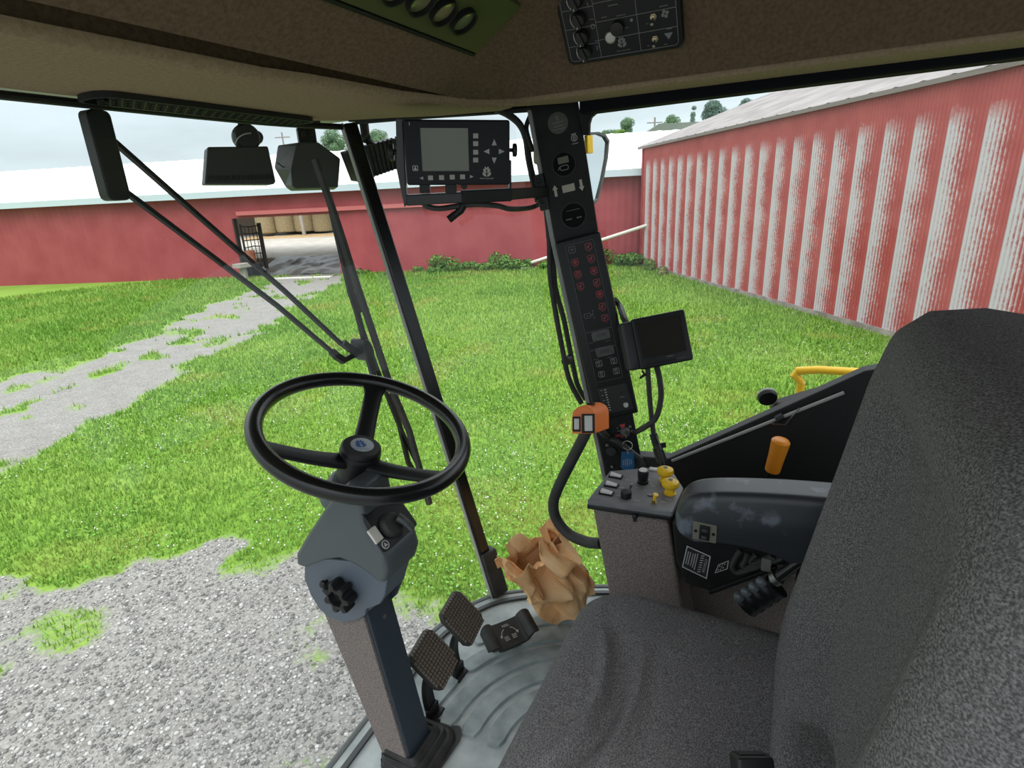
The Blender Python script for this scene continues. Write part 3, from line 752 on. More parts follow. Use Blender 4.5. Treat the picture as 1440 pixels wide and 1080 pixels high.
for s, t in ((.25, .3), (.25, .7), (.72, .3), (.72, .7)):
    p_ = L2(s, t); b.line(bxf, p_[0]-.001, p_[1]-.0014, p_[0]+.001, p_[1]+.0014, .0012, 0, .0008)
q0_, q1_ = L2(.5, .05), L2(.5, .95); b.line(bxf, *q0_, *q1_, .0006, 0, .0008)
b.build('symbol_label', WINK, cb, label='small white four-symbol decal')
# moulded loops of the cover
cvf = Fr(V(BX-.001, 0, 0), (0, -1, 0), (0, 0, 1))
pp = lambda L_: [cvf.P(*cvf.px(*q), .004) for q in L_]
for path in ([(1042, 772), (1034, 784), (1030, 795), (1036, 803), (1050, 800), (1092, 786), (1100, 783)], [(1052, 776), (1048, 787), (1044, 793), (1050, 797), (1062, 793), (1090, 783)], [(1064, 778), (1056, 786), (1058, 790), (1070, 787), (1086, 780)]):
    b = MB(); b.tube(pp(path), .0055, 8, smooth=5); b.build('cover_bead', RUB, cb)
b = MB(); b.box(cvf, *sorted((cvf.px(1071, 790)[0], cvf.px(1085, 790)[0])), *sorted((cvf.px(1075, 798)[1], cvf.px(1075, 781)[1])), .006, .012); b.build('clip', mat('grey clip', (.16, .16, .15), .35), cb, bevel=.001)
for (px_, py_) in ((967, 836), (993, 842)):
    pass
# hand lever with finger grooves
g0, g1 = at(1038, 843, x=.955), at(1080, 815, x=.955); gx = (g1-g0).normalized()
hl = thing('hand_lever', 'black lever grip with four grey finger bumps lying under the armrest', 'lever', tuple(g0))
up_ = gx.cross(V(1, 0, 0)).normalized(); up_ = up_ if up_.z > 0 else -up_
gf = Fr(g0, gx, up_)
Lg = (g1-g0).length
b = MB(); rings = []
for i in range(33):
    t = i/32; w = .015+.0008*math.cos(2*PI*t*4); cen = g0+gx*(t*Lg*1.02)-up_*.018
    rings.append([cen+up_*w*1.55*math.cos(q)+V(1, 0, 0)*w*math.sin(q) for q in [2*PI*j/16 for j in range(16)]])
b.loft(rings); b.build('grip', BLK, hl, smooth=60)
for k in range(4):
    p_ = g0+gx*(Lg*(.12+.25*k))+up_*.005+V(-.006, 0, 0)
    b = MB(); fr = Fr(p_, gx, V(1, 0, 0)); b.lathe(Fr(p_-up_*.004, gx, V(1, 0, 0).cross(up_*0+gx) if False else up_.cross(gx)), 0, 0, [(.0085, -.002), (.0095, .003), (.0088, .009), (.006, .013), (.002, .0145)], 16)
    b.build('finger_bump', mat('grey rubber', (.10, .115, .125), .35), hl)
b = MB(); b.tube([g1-up_*.008, g1+gx*.02-up_*.006, g1+gx*.07-up_*.004], [.011, .010, .009], 14); b.build('shaft', mat('chrome black', (.03, .03, .03), .15, .5), hl)
b = MB(); b.tube([g1+gx*.008-up_*.006, g1+gx*.018-up_*.006], .014, 14); b.build('collar', DSTEEL, hl)
b = MB(); b.tube([g1+gx*.05-up_*.004, V(1.06, -.09, 2.50), V(1.10, -.12, 2.45)], .009, 10); b.build('link', BLK, hl)

# ------------------------------------------------------------------ side console
con = thing('side_console', 'carpeted console box with switches and yellow knobs below the display pillar', 'console', (1.1, .25, FZ))
ZP = 2.58
pl_ = [at(826, 703, z=ZP), at(945, 720, z=ZP), at(961, 686, z=ZP), at(941, 655, z=ZP), at(858, 662, z=ZP)]
poly = [(p.x, p.y) for p in pl_]
pfr = Fr((0, 0, ZP), (0, -1, 0), (1, 0, 0))     # a = -y, b = x
to = lambda L_: [(-y, x) for x, y in L_]
b = MB(); b.prism(pfr, to(poly), -.012, 0); b.build('top_plate', PANELG, con, smooth=0, bevel=.002)
b = MB(); cc = (sum(q[0] for q in poly)/5, sum(q[1] for q in poly)/5)
grow = [(cc[0]+(x-cc[0])*1.012, cc[1]+(y-cc[1])*1.012) for x, y in poly]
b.prism(pfr, to(grow), -.022, -.010); b.build('plate_rim', BLK, con, smooth=0, bevel=.003)
xw = poly[0][0]+.006
yt0, yt1 = poly[0][1]-.008, poly[1][1]+.004
yb0 = at(856, 838, x=xw).y; zb0 = at(856, 838, x=xw).z; k_ = (yt0-yb0)/(2.56-zb0)
ybF = yt0-k_*(2.56-FZ)
yr0 = at(957, 838, x=xw).y; zr0 = at(957, 838, x=xw).z; kr = (yt1-yr0)/(2.56-zr0); yrF = yt1-kr*(2.56-FZ)
ybF = min(ybF, yt0); 
b = MB(); b.loft([[V(xw, ybF, FZ), V(xw, yrF, FZ), V(1.20, yrF, FZ), V(1.20, ybF, FZ)], [V(xw, yt0, 2.56), V(xw, yt1, 2.56), V(1.20, yt1+.02, 2.56), V(1.20, yt0, 2.56)]]); b.build('carpeted_box', FABC, con, smooth=0, bevel=.008, seg=3)
pq = lambda x, y, c=0: at(x, y, z=ZP+c)
def pab(x, y): p = at(x, y, z=ZP); return -p.y, p.x
for (px_, py_) in ((866, 670.5), (860, 683), (853, 694)):
    a, c = pab(px_, py_); b = MB(); b.box(pfr, a-.0155, a+.0155, c-.0085, c+.0085, 0, .003, .001); fr_ = b.build('switch_frame', BLK, con)
    b = MB(); b.loft([[pfr.P(a+s*.0125, c+t*.0065, .003) for s, t in ((-1, -1), (1, -1), (1, 1), (-1, 1))], [pfr.P(a+s*.012, c+t*.006, .0065+.002*(-s)) for s, t in ((-1, -1), (1, -1), (1, 1), (-1, 1))]]); b.build('rocker', WHITE, fr_, bevel=.0006)
kA = pab(904, 679); b = MB(); b.lathe(pfr, *kA, [(.012, 0), (.012, .006), (.0095, .008), (.011, .010), (.0125, .026), (.012, .030), (.0095, .0315)], 24); kn = b.build('rotary_knob', BLK, con)
b = MB(); b.lathe(pfr, *kA, [(.0095, .0315), (.008, .034), (.002, .0355)], 20); b.build('cap', WHITE, kn)
for (px_, py_) in ((935, 676), (942, 694)):
    a, c = pab(px_, py_); b = MB(); b.lathe(pfr, a, c, [(.0125, 0), (.0125, .003), (.0105, .004), (.0098, .012), (.012, .015), (.0168, .018), (.0185, .023), (.017, .029), (.010, .0325), (.006, .033)], 28); k2 = b.build('push_pull_knob', YEL, con, label='yellow mushroom knob')
    b = MB(); b.disc(pfr, a, c, .0048, .0325, .0337, 14); b.build('button_disc', mat('dark green ink', (.03, .06, .02), .4), k2)
a, c = pab(880.5, 699); b = MB(); b.lathe(pfr, a, c, [(.0115, 0), (.0118, .010), (.011, .014), (.003, .0148)], 24); b.build('speed_knob', BLK, con)
a, c = pab(886, 690); b = MB(); b.lathe(pfr, a, c, [(.004, 0), (.004, .004), (.0022, .005)], 12); b.tube([pfr.P(a, c, .003), pfr.P(a+.003, c-.002, .017)], [.0016, .0026], 8); b.build('toggle_switch', DSTEEL, con)
a, c = pab(919.5, 707); b = MB(); b.lathe(pfr, a, c, [(.006, 0), (.006, .002), (.0045, .003), (.0045, .006), (.002, .007)], 14); b.build('toggle_nut', mat('brass', (.45, .33, .12), .35, 1.), con)
b = MB(); b.tube([pfr.P(a, c, .005), pfr.P(a+.002, c-.001, .014), pfr.P(a+.004, c-.002, .022)], [.0025, .0042, .0055], 10); b.build('toggle_lever', YEL, con)
a, c = pab(914.5, 696.5); b = MB(); b.lathe(pfr, a, c, [(.0068, 0), (.0068, .002), (.0055, .003), (.0054, .0026), (.001, .0022)], 18); b.build('round_socket', DSTEEL, con)
a, c = pab(921, 661); b = MB(); b.box(pfr, a-.012, a+.006, c-.006, c+.005, 0, .004, .001); b.build('corner_switch', WHITE, con)
b = MB()
for (px_, py_, w) in ((842, 693, .009), (851, 682, .008), (857, 669, .008), (882, 675, .007), (875, 686, .008), (869, 697, .006), (896, 686, .009), (913, 675, .010), (918, 684, .012), (896, 704, .012), (933, 706, .010), (890, 680, .006), (922, 694, .006), (940, 702, .012), (908, 690, .006)):
    a, c = pab(px_, py_); scribble(b, pfr, a, c, w, .0022, .0003, 1)
for ox in (0, .0):
    a, c = pab(913, 681)
    for k in range(5): b.line(pfr, a-.010+.004*k, c+.004*math.sin(k*.8), a-.006+.004*k, c+.004*math.sin((k+1)*.8), .0014, .0002, .0006)
b.build('print', WINK, con)
a, c = xw-.001, 0
lk = at(893, 726, x=xw); b = MB(); lf = Fr(lk, (0, -1, 0), (0, 0, 1)); b.lathe(lf, 0, 0, [(.006, 0), (.0055, .004), (.003, .005)], 14); b.box(lf, -.0035, .0035, -.011, .0, .001, .004); b.build('latch', BLK, con)

# ------------------------------------------------------------------ instrument pillar
pb_, pt_ = at(872, 655, x=1.37), at(777.5, 136, x=1.37)
axp = (pt_-pb_).normalized(); vdir = (CAM-(pb_+pt_)/2).normalized()
up_v = axp; rt = up_v.cross(vdir).normalized()
IP = Fr(pb_, rt, up_v); Lp = (pt_-pb_).length
pil = thing('instrument_pillar', 'black slanted pillar with gauges, warning lights and ignition switch', 'instrument pillar', (pb_.x, pb_.y, FZ))
tl, trr = IP.px(745, 140), IP.px(812, 134); bl, br = IP.px(850, 660), IP.px(902, 645)
kneL, kneR = IP.px(779, 330), IP.px(841, 322)
dn = -(pb_.z-FZ)/axp.z
body = [(bl[0], dn), (br[0]+.01, dn), (br[0], br[1]), kneR, (trr[0], Lp+.0), (tl[0], Lp), kneL, (bl[0], bl[1])]
b = MB(); b.prism(IP, body, -.075, 0); b.build('housing', BLK2, pil, smooth=0, bevel=.004, seg=3)
b = MB()
strip_ = [(bl[0]-.012, dn), (bl[0], dn), (bl[0], bl[1]), kneL, tl, (tl[0]-.011, tl[1]), (kneL[0]-.012, kneL[1]), (bl[0]-.011, bl[1])]
b.prism(IP, strip_, -.06, -.006); b.build('side_flange', mat('flange grey', (.22, .22, .21), .35, c2=(.30, .30, .29), scale=20), pil, smooth=0, bevel=.002)
def A(x, y): return IP.px(x, y)
pxm = IP.size(780, 240, 790, 240)/10           # metres per pixel near the upper face
# round sticker, engine mark, clock, arrows, speed dial
a, c = A(784.5, 173); b = MB(); b.disc(IP, a, c, 14*pxm, 0, .0015, 36); st = b.build('round_sticker', mat('sticker olive', (.06, .066, .052), .45), pil, label='dark olive round sticker')
b = MB(); b.outline(IP, a-.003, a+.003, c+.006, c+.016, .002, .0012, .0015, .002); b.line(IP, a-.003, c+.011, a+.003, c+.011, .001, .0015, .002)
scribble(b, IP, a, c+.001, .026, .0024, .0016, 1); scribble(b, IP, a, c-.007, .022, .0024, .0016, 1); scribble(b, IP, a, c-.014, .030, .002, .0016, 1); b.build('print', GINK, st)
a, c = A(807.5, 194); b = MB(); b.annulus(IP, a, c, .0062, .0076, 0, .0006); b.outline(IP, a-.003, a+.003, c-.004, c+.004, .001, .001, 0, .0006); b.line(IP, a-.003, c, a+.003, c, .001, 0, .0006); b.line(IP, a-.006, c+.0085, a+.006, c+.0095, .0016, 0, .0006); scribble(b, IP, a, c-.0125, .015, .0016, 0, 1); b.build('engine_symbol', WINK, pil)
a, c = A(793, 231); b = MB(); b.annulus(IP, a, c, .026, .031, 0, .004, 40); hm = b.build('hour_meter', PANEL, pil)
b = MB(); b.disc(IP, a, c, .0262, 0, .0015, 36); b.build('meter_face', mat('dial face', (.004, .0042, .0045), .6, spec=.1), hm)
b = MB(); b.box(IP, a-.013, a+.013, c+.002, c+.017, .0015, .003, .001); b.build('display', mat('olive display', (.11, .105, .07), .35), hm)
b = MB(); b.outline(IP, a-.011, a+.010, c-.014, c-.002, .004, .0018, .0015, .002); b.line(IP, a-.016, c-.011, a-.011, c-.004, .002, .0015, .002); b.build('engine_outline', GINK, hm)
ang_ = math.radians(8)
b = MB()
for (px_, py_, s) in ((781, 268.5, 1), (817.5, 260.5, -1)):
    a, c = A(px_, py_); h = .0135
    b.prism(IP, [(a-.0033, c-s*h), (a+.0033, c-s*h), (a+.0033, c+s*h*.25), (a+.007, c+s*h*.2), (a, c+s*h), (a-.007, c+s*h*.2), (a-.0033, c+s*h*.25)][::s], 0, .0006)
b.build('arrow_decal', mat('tan ink', (.44, .41, .35), .5), pil)
c0_, c1_ = A(791, 271), A(808.5, 258); b = MB(); a, c = A(799.5, 264.5); b.box(IP, a-.0155, a+.0155, c-.0088, c+.0088, 0, .003, .001); b.build('tan_key', TAN, pil, bevel=.0008)
a, c = A(806.5, 303); b = MB(); b.annulus(IP, a, c, .0285, .033, 0, .005, 44); sd = b.build('round_gauge', PANEL, pil)
b = MB(); b.disc(IP, a, c, .0287, 0, .002, 40); b.build('gauge_face', mat('dial face', (.004, .0042, .0045), .6, spec=.1), sd)
b = MB(); scribble(b, IP, a+.002, c+.013, .034, .0012, .002, 1); scribble(b, IP, a-.012, c-.007, .014, .0032, .002, 1); scribble(b, IP, a+.014, c-.007, .014, .0032, .002, 1); b.build('gauge_print', GINK, sd)

# warning module on the lower half
wq = [A(783, 341), A(840, 324), A(900, 579), A(835, 588)]
mid = lambda i, j: ((wq[i][0]+wq[j][0])/2, (wq[i][1]+wq[j][1])/2)
mt, mbm = mid(0, 1), mid(2, 3)
wv = IP.u*(mt[0]-mbm[0])+IP.v*(mt[1]-mbm[1]); 
WFm = Fr(IP.P((mt[0]+mbm[0])/2, (mt[1]+mbm[1])/2, .0), IP.u, IP.v)
WFm.v = wv.normalized(); WFm.u = WFm.v.cross(IP.n).normalized(); WFm.n = WFm.u.cross(WFm.v)
hh2 = wv.length/2; hw2 = .5*((wq[1][0]-wq[0][0])+(wq[2][0]-wq[3][0]))/2
Wp = lambda x, y: WFm.px(x, y)
b = MB(); b.pillow(WFm, -hw2, hw2, -hh2, hh2, -.03, .020, .006, .006); wm = b.build('warning_module', BLK, pil, smooth=50)
q = [Wp(794, 345), Wp(833, 337), Wp(876, 527), Wp(839, 536)]
cw = sum(abs(x_) for x_ in (q[1][0]-q[0][0], q[2][0]-q[3][0]))/4
yT, yB = (q[0][1]+q[1][1])/2, (q[2][1]+q[3][1])/2
xm = sum(p_[0] for p_ in q)/4
ic = 0.0205
b = MB(); b.box(WFm, xm-cw, xm+cw, yB, yT, .019, .0203, .002); b.build('display_face', PANEL, wm)
b = MB()
b.outline(WFm, xm-cw, xm+cw, Wp(850, 460)[1], yT, .003, .0007, .0203, .0207)
b.outline(WFm, xm-cw, xm+cw, Wp(857, 485)[1]+.001, Wp(850, 460)[1]-.001, .003, .0007, .0203, .0207)
b.outline(WFm, xm-cw, xm+cw, yB, Wp(857, 485)[1]-.001, .003, .0007, .0203, .0207)
b.build('border_lines', mat('faint ink', (.10, .105, .105), .5), wm)
reds = [(827.3, 346), (831, 362.5), (834.8, 379.5), (838.8, 396), (842.7, 412), (846.5, 429.3), (850, 445), (808.8, 368), (812.6, 384.5), (816.3, 401)]
for (px_, py_) in reds:
    a, c = Wp(px_, py_); b = MB(); s = .0082
    b.outline(WFm, a-s, a+s, c-s*.95, c+s*.95, .0025, .0011, .0203, .0207)
    kx_ = random.choice((0, 1, 2))
    if kx_ == 0: b.line(WFm, a-.004, c-.003, a+.004, c+.004, .002, .0203, .0207); b.line(WFm, a-.004, c+.001, a+.001, c-.004, .0014, .0203, .0207)
    elif kx_ == 1: b.outline(WFm, a-.0045, a+.0045, c-.0035, c+.003, .001, .0012, .0203, .0207); b.line(WFm, a-.004, c+.005, a+.004, c+.005, .001, .0203, .0207)
    else: b.annulus(WFm, a, c, .0022, .0042, .0203, .0207, 12); b.line(WFm, a, c, a+.005, c+.002, .0012, .0203, .0207)
    scribble(b, WFm, a, c-.0115, .010, .0011, .0204, 1)
    b.build('warning_lamp', RINK, wm, label='red warning symbol')
b = MB(); a, c = Wp(804.5, 351); b.outline(WFm, a-.0085, a+.0085, c-.008, c+.008, .0025, .0009, .0203, .0207); b.text(WFm, a, c, 'N', .0095, .0204); b.build('neutral_lamp', GINK, wm)
b = MB(); a, c = Wp(826, 442.5); b.outline(WFm, a-.0085, a+.0085, c-.0062, c+.0062, .002, .0009, .0203, .0207); scribble(b, WFm, a, c, .007, .0014, .0204, 1)
a1_, c1_ = Wp(838, 437); b.line(WFm, a+.0085, c, a+.0145, c, .0008, .0203, .0207); b.line(WFm, a+.0145, c-.010, a+.0145, c+.010, .0008, .0203, .0207); b.line(WFm, a+.0145, c+.010, a+.019, c+.010, .0008, .0203, .0207); b.line(WFm, a+.0145, c-.010, a+.019, c-.010, .0008, .0203, .0207); b.build('service_lamp', GINK, wm)
for (px_, py_) in ((844.5, 469.5), (850, 491.5)):
    a, c = Wp(px_, py_); b = MB(); b.box(WFm, a-.021, a+.021, c-.010, c+.010, .0203, .0212, .003); ld = b.build('digit_display', mat('lcd dark', (.035, .04, .034), .2), wm)
    b = MB(); b.outline(WFm, a-.0225, a+.0225, c-.0115, c+.0115, .004, .0012, .0203, .0216); b.build('display_frame', GINK, ld)
    b = MB(); b.text(WFm, a, c, '8888', .0125, .0213); b.build('digits', mat('ghost digit', (.022, .026, .022), .4), ld)
b = MB()
for (px_, py_) in ((832, 480), (854, 477), (838, 503), (857, 500)): scribble(b, WFm, *Wp(px_, py_), .014, .0012, .0204, 1)
b.build('print', GINK, wm)
for (px_, py_) in ((842, 509), (862.5, 505), (845.5, 523.5), (866, 519)):
    a, c = Wp(px_, py_); b = MB(); b.outline(WFm, a-.008, a+.008, c-.008, c+.008, .003, .0011, .0203, .0209)
    b.outline(WFm, a-.003, a+.003, c-.004, c+.003, .001, .001, .0203, .0209); b.line(WFm, a-.005, c+.004, a+.003, c+.005, .0012, .0203, .0209); scribble(b, WFm, a, c-.006, .008, .001, .0204, 1); b.build('push_button', mat('button ink', (.26, .265, .26), .5), wm)
# lower sub panel with the row of lamps
q = [Wp(839, 544), Wp(879, 536), Wp(890, 571), Wp(848, 579)]
b = MB(); b.prism(WFm, q[::-1], .0195, .0215); sub = b.build('height_panel', mat('sub panel', (.02, .0205, .021), .35), wm, smooth=0)
b = MB()
for k in range(9):
    x_, y_ = 850.5+.95*k*.9, 545+3.5*k; a, c = Wp(x_, y_); b.box(WFm, a-.0022, a+.0022, c-.0013, c+.0013, .0215, .0221)
    if k % 2 == 0: scribble(b, WFm, a-.010, c, .006, .0012, .0216, 1)
scribble(b, WFm, *Wp(874, 555), .012, .001, .0216, 1); b.build('lamp_row', WINK, sub)
a, c = Wp(879, 565.5); b = MB(); b.lathe(WFm, a, c, [(.0065, .0215), (.0062, .029), (.005, .031), (.001, .0305)], 20); b.build('dial_knob', mat('pale knob', (.5, .5, .49), .35), sub)
a, c = Wp(872, 549); b = MB(); b.lathe(WFm, a, c, [(.003, .0215), (.0025, .026), (.001, .027)], 12); b.build('small_button', BLK, sub)

# ignition switch below the module
a, c = A(879, 607); b = MB(); b.lathe(IP, a, c, [(.0135, 0), (.0135, .005), (.0115, .008), (.0105, .010), (.003, .0105)], 28); ig = b.build('ignition_switch', mat('switch grey', (.12, .115, .115), .4), pil)
b = MB(); ar_ = A(876, 599)
b.prism(IP, [(ar_[0]-.009, ar_[1]+.005), (ar_[0]+.007, ar_[1]+.006), (ar_[0]+.003, ar_[1]-.006), (ar_[0]-.004, ar_[1]-.006)][::-1], 0, .0006)
ar_ = A(868.5, 613); b.box(IP, ar_[0]-.007, ar_[0]+.007, ar_[1]-.003, ar_[1]+.004, 0, .0006)
for k in range(5):
    t0, t1 = math.radians(200+9*k), math.radians(209+9*k); b.line(IP, a+.018*math.cos(t0), c+.018*math.sin(t0), a+.018*math.cos(t1), c+.018*math.sin(t1), .003, 0, .0006)
b.build('red_mark', RINK, pil)
b = MB(); e_ = A(886, 600); b.annulus(IP, *e_, .0022, .0035, 0, .0006, 14); e_ = A(889, 606); b.outline(IP, e_[0]-.003, e_[0]+.003, e_[1]-.003, e_[1]+.003, .001, .001, 0, .0006); e_ = A(868, 602); b.disc(IP, *e_, .0013, 0, .0006, 8); scribble(b, IP, *A(870, 606), .008, .0012, .0002, 1); b.build('position_marks', WINK, pil)
a, c = A(860, 634); b = MB(); b.lathe(IP, a, c, [(.014, 0), (.014, .004), (.012, .007), (.003, .0075)], 24); b.build('blank_plug', RUB, pil)
for (px_, py_) in ((854, 626), (861, 656), (892, 650)):
    a, c = A(px_, py_); b = MB(); b.lathe(IP, a, c, [(.0045, 0), (.0045, .002), (.003, .0035), (.001, .0036)], 14); b.build('bolt', DSTEEL, pil)

# key ring hanging in the switch
key = thing('ignition_key', 'ignition key in the pillar switch with steel ring and blue tag', 'key', tuple(IP.P(*A(880, 609), .011)))
a, c = A(879, 608); b = MB(); b.box(IP, a-.0015, a+.0015, c-.007, c+.006, .0108, .026, .001); b.build('key_head', STEEL, key)
rc = A(881.5, 622); b = MB(); b.tube([IP.P(rc[0]+.0125*math.cos(t), rc[1]+.0125*math.sin(t), .022+.004*math.cos(t)) for t in [2*PI*i/32 for i in range(32)]], .0012, 8, closed=True); b.build('ring', STEEL, key)
tq = [A(873.5, 631), A(890, 632), A(891.5, 651), A(888, 657.5), A(874.5, 655.5), A(872, 652)]
b = MB(); b.prism(IP, tq[::-1], .020, .0225); tg = b.build('tag', BLUE, key, smooth=0, bevel=.0008, label='blue plastic tag with white print')
b = MB(); a, c = A(881.5, 645)
for k in range(5): scribble(b, IP, a-.011+.0052*k, c-.001, .022-.004*abs(k-2), .0016, .0226, 1, rot=PI/2-.1)
b.build('tag_print', WINK, tg)
b = MB(); b.box(IP, A(882, 632)[0]-.003, A(882, 632)[0]+.003, A(882, 634)[1], A(882, 629)[1], .021, .0235); b.build('clip', STEEL, key)
# ------------------------------------------------------------------ large display on its bracket
def quad_frame(pc, d, pl_, pr_, dl, dr, tilt=0.):
    """frame of a panel centred at pixel pc, whose left and right mid-edge pixels lie at depths dl, dr; upright apart from tilt"""
    o_ = at(*pc, d=d); u_ = (at(*pr_, d=dr)-at(*pl_, d=dl)).normalized()
    n_ = (CAM-o_).normalized(); n_ = (n_-u_*n_.dot(u_)).normalized(); v_ = n_.cross(u_)
    q = Fr(o_, u_, v_); ca, sa = math.cos(tilt), math.sin(tilt); q.v = v_*ca+n_*sa; q.n = q.u.cross(q.v); return q
DF = quad_frame((642, 214), 1.16, (569, 214), (717, 214), 1.15, 1.17)
X = lambda x, y: DF.px(x, y)
disp = thing('display_monitor', 'black display unit with grey screen and white keys at top of windscreen', 'monitor', tuple(DF.P(0, -.07, -.03)))
q = [X(568, 166.5), X(716, 169.7), X(718, 258), X(571, 262.5)]
aL, aR = (q[0][0]+q[3][0])/2, (q[1][0]+q[2][0])/2; bT, bB = (q[0][1]+q[1][1])/2, (q[2][1]+q[3][1])/2
b = MB(); b.pillow(DF, aL, aR, bB, bT, -.06, 0, .005, .004); b.build('case', mat('display case', (.006, .008, .0105), .5, spec=.3), disp, smooth=50)
sc_ = [X(590.7, 180), X(658, 180), X(658, 240.5), X(592.5, 241)]
b = MB(); b.box(DF, sc_[0][0], sc_[1][0], sc_[2][1], sc_[0][1], -.002, .0004, .001); b.build('screen', SCREEN, disp)
b = MB(); b.outline(DF, sc_[0][0]-.002, sc_[1][0]+.002, sc_[2][1]-.002, sc_[0][1]+.002, .002, .002, 0, .0016); b.build('screen_frame', PANEL, disp)
for (px_, py_) in ((669, 191), (669, 202), (669, 214), (669, 225), (605.5, 250), (621, 249.6), (636, 249), (650.5, 248.6)):
    a, c = X(px_, py_); b = MB(); b.pillow(DF, a-.0053, a+.0053, c-.0047, c+.0047, 0, .0016, .0008, .0005); b.build('soft_key', mat('pale key', (.34, .33, .31), .45), disp)
pxd = DF.size(600, 200, 610, 200)/10
for (px_, py_, dx, dy) in ((695, 200, 0, 1), (684, 213, -1, 0), (705.5, 213, 1, 0), (695, 226, 0, -1), (592.5, 250.5, -.8, 0), (663.5, 248.3, .8, 0)):
    a, c = X(px_, py_); s = 4.2*pxd*max(abs(dx), abs(dy))
    L_ = [(a+dx*s-dy*s*.8, c+dy*s-dx*s*.8), (a+dx*s*1.0, c+dy*s*1.0), (a+dx*-s+dy*s*.8, c-dy*s+dx*s*.8)]
    tri = [(a+dx*s, c+dy*s), (a-dx*s-dy*s*.85, c-dy*s+dx*s*.85), (a-dx*s+dy*s*.85, c-dy*s-dx*s*.85)]
    b = MB(); b.prism(DF, tri, 0, .0012); b.build('arrow_key', mat('arrow key', (.33, .36, .34), .45), disp, smooth=0)
a, c = X(584, 236.5); b = MB(); b.outline(DF, a-.0055, a+.0055, c-.005, c+.005, .0012, .0012, 0, .0007); b.prism(DF, [(a-.003, c-.003), (a+.003, c-.003), (a, c+.004)], 0, .0007); b.build('home_key', WINK, disp)
b = MB(); a, c = X(684.5, 241.5); leaf_mark(b, DF, a, c, .0195, 0); b.text(DF, X(684.5, 251)[0], X(684.5, 251)[1], 'NEW HOLLAND', .0040, .0003); a, c = X(575.5, 174); b.line(DF, a, c-.003, a, c+.003, .0012, 0, .0005); b.build('emblem', mat('silver ink', (.38, .36, .33), .45), disp)
b = MB(); b.box(DF, X(574, 0)[0], X(604, 262)[0], bB-.016, bB+.004, -.05, -.004); b.box(DF, X(626, 262)[0], X(642, 262)[0], bB-.018, bB+.004, -.05, -.004); b.disc(DF, X(653, 262)[0], X(653, 262)[1], .0065, -.03, -.006, 14); b.build('connector_block', BLK, disp, bevel=.001)
# bracket: U frame, arm to the pillar, clamp knobs
brk = thing('monitor_bracket', 'black steel bracket arm holding the large display to the pillar', 'bracket', tuple(DF.P(aL, bB-.04, -.03)))
b = MB(); l1, l2 = X(555.5, 166), X(570.5, 291)
b.prism(DF, [(l1[0], l1[1]), (aL-.001, l1[1]), (X(570, 262)[0], X(570, 262)[1]), (X(572, 286)[0], X(572, 286)[1]), (X(568, 293)[0], X(568, 293)[1]), (X(557, 240)[0], X(557, 240)[1])][::-1], -.055, -.014); b.build('side_arm', mat('bracket grey', (.035, .037, .042), .42), brk, smooth=0, bevel=.002)
b = MB(); r1 = X(718.5, 247), X(718.5, 272); b.box(DF, aR+.001, aR+.005, r1[1][1], r1[0][1]+.03, -.05, -.02); b.build('side_arm', BLK, brk)
t0, t1 = X(570, 283), X(700, 275)
pe = IP.P(*A(770, 268), -.03)
b = MB(); m0 = DF.P(X(570, 283)[0], X(570, 283)[1], -.03); m1 = DF.P(X(662, 278)[0], X(662, 278)[1], -.03); b.bar(m0, m1, .022, .03, DF.v); b.build('lower_bar', mat('bar black', (.014, .014, .0145), .35), brk, bevel=.002)
m2 = DF.P(X(720, 275)[0], X(720, 275)[1], -.035)
b = MB(); b.bar(m1-DF.u*.02, m2, .026, .034, DF.v); b.bar(m2-DF.u*.01, pe, .024, .03, V(0, 0, 1)); b.build('arm', BLK2, brk, bevel=.002)
b = MB(); pc_ = IP.P(*A(762, 272), -.01); cf = Fr(pc_, IP.u, IP.v); b.box(cf, -.012, .012, -.04, .045, -.02, .012, .003)
for k in (-.028, 0, .03): b.disc(cf, 0, k, .006, .010, .018, 6)
b.build('clamp', BLK, brk, bevel=.001)
kf2 = Fr(DF.P(aR+.004, X(721, 211)[1], -.03), V(0, 0, 1).cross(DF.u), V(0, 0, 1)); kf2 = Fr(kf2.o, DF.n*-1, DF.v)
b = MB(); b.lathe(kf2, 0, 0, [(.004, -.006), (.004, .004), (.0125, .005), (.0135, .008), (.0135, .012), (.010, .014)], 20); b.build('side_knob', BLK, brk)
kf3 = Fr(DF.P(l1[0], X(0, 214)[1], -.035), DF.n, DF.v)
b = MB(); b.lathe(kf3, 0, 0, [(.006, -.004), (.006, .010), (.0165, .011), (.0175, .015), (.0165, .020), (.006, .022)], 20); b.build('side_knob', BLK, brk)
# cables under the display
def cable(name, label, cat, pts, r, m=RUB, group=None, smooth=6, n=8):
    b = MB(); b.tube(pts, r, n, smooth=smooth); return tag(b.build(name, m), label, cat, group)
Dp = lambda x, y, c=-.03: DF.P(*X(x, y), c)
cable('display_cable', 'black cable looping under the large display to the pillar', 'cable', [Dp(592, 284), Dp(600, 292), Dp(618, 295), Dp(640, 292), Dp(668, 289), Dp(700, 291), Dp(722, 297, -.05), IP.P(*A(748, 292), .01), IP.P(*A(762, 285), .012)], .006)
plug = thing('cable_plug', 'stubby black plug hanging from the cable beneath the large display', 'plug', tuple(Dp(640, 305)))
b = MB(); b.tube([Dp(652, 290), Dp(648, 298), Dp(640, 304)], [.009, .0085, .008], 12); b.build('boot', BLK, plug)
b = MB(); b.tube([Dp(640, 304), Dp(631, 311)], .0085, 10); b.build('nose', BLK2, plug)
b = MB(); b.tube([Dp(655, 288), Dp(666, 291), Dp(655, 291)], .005, 8); b.build('lead', RUB, plug)
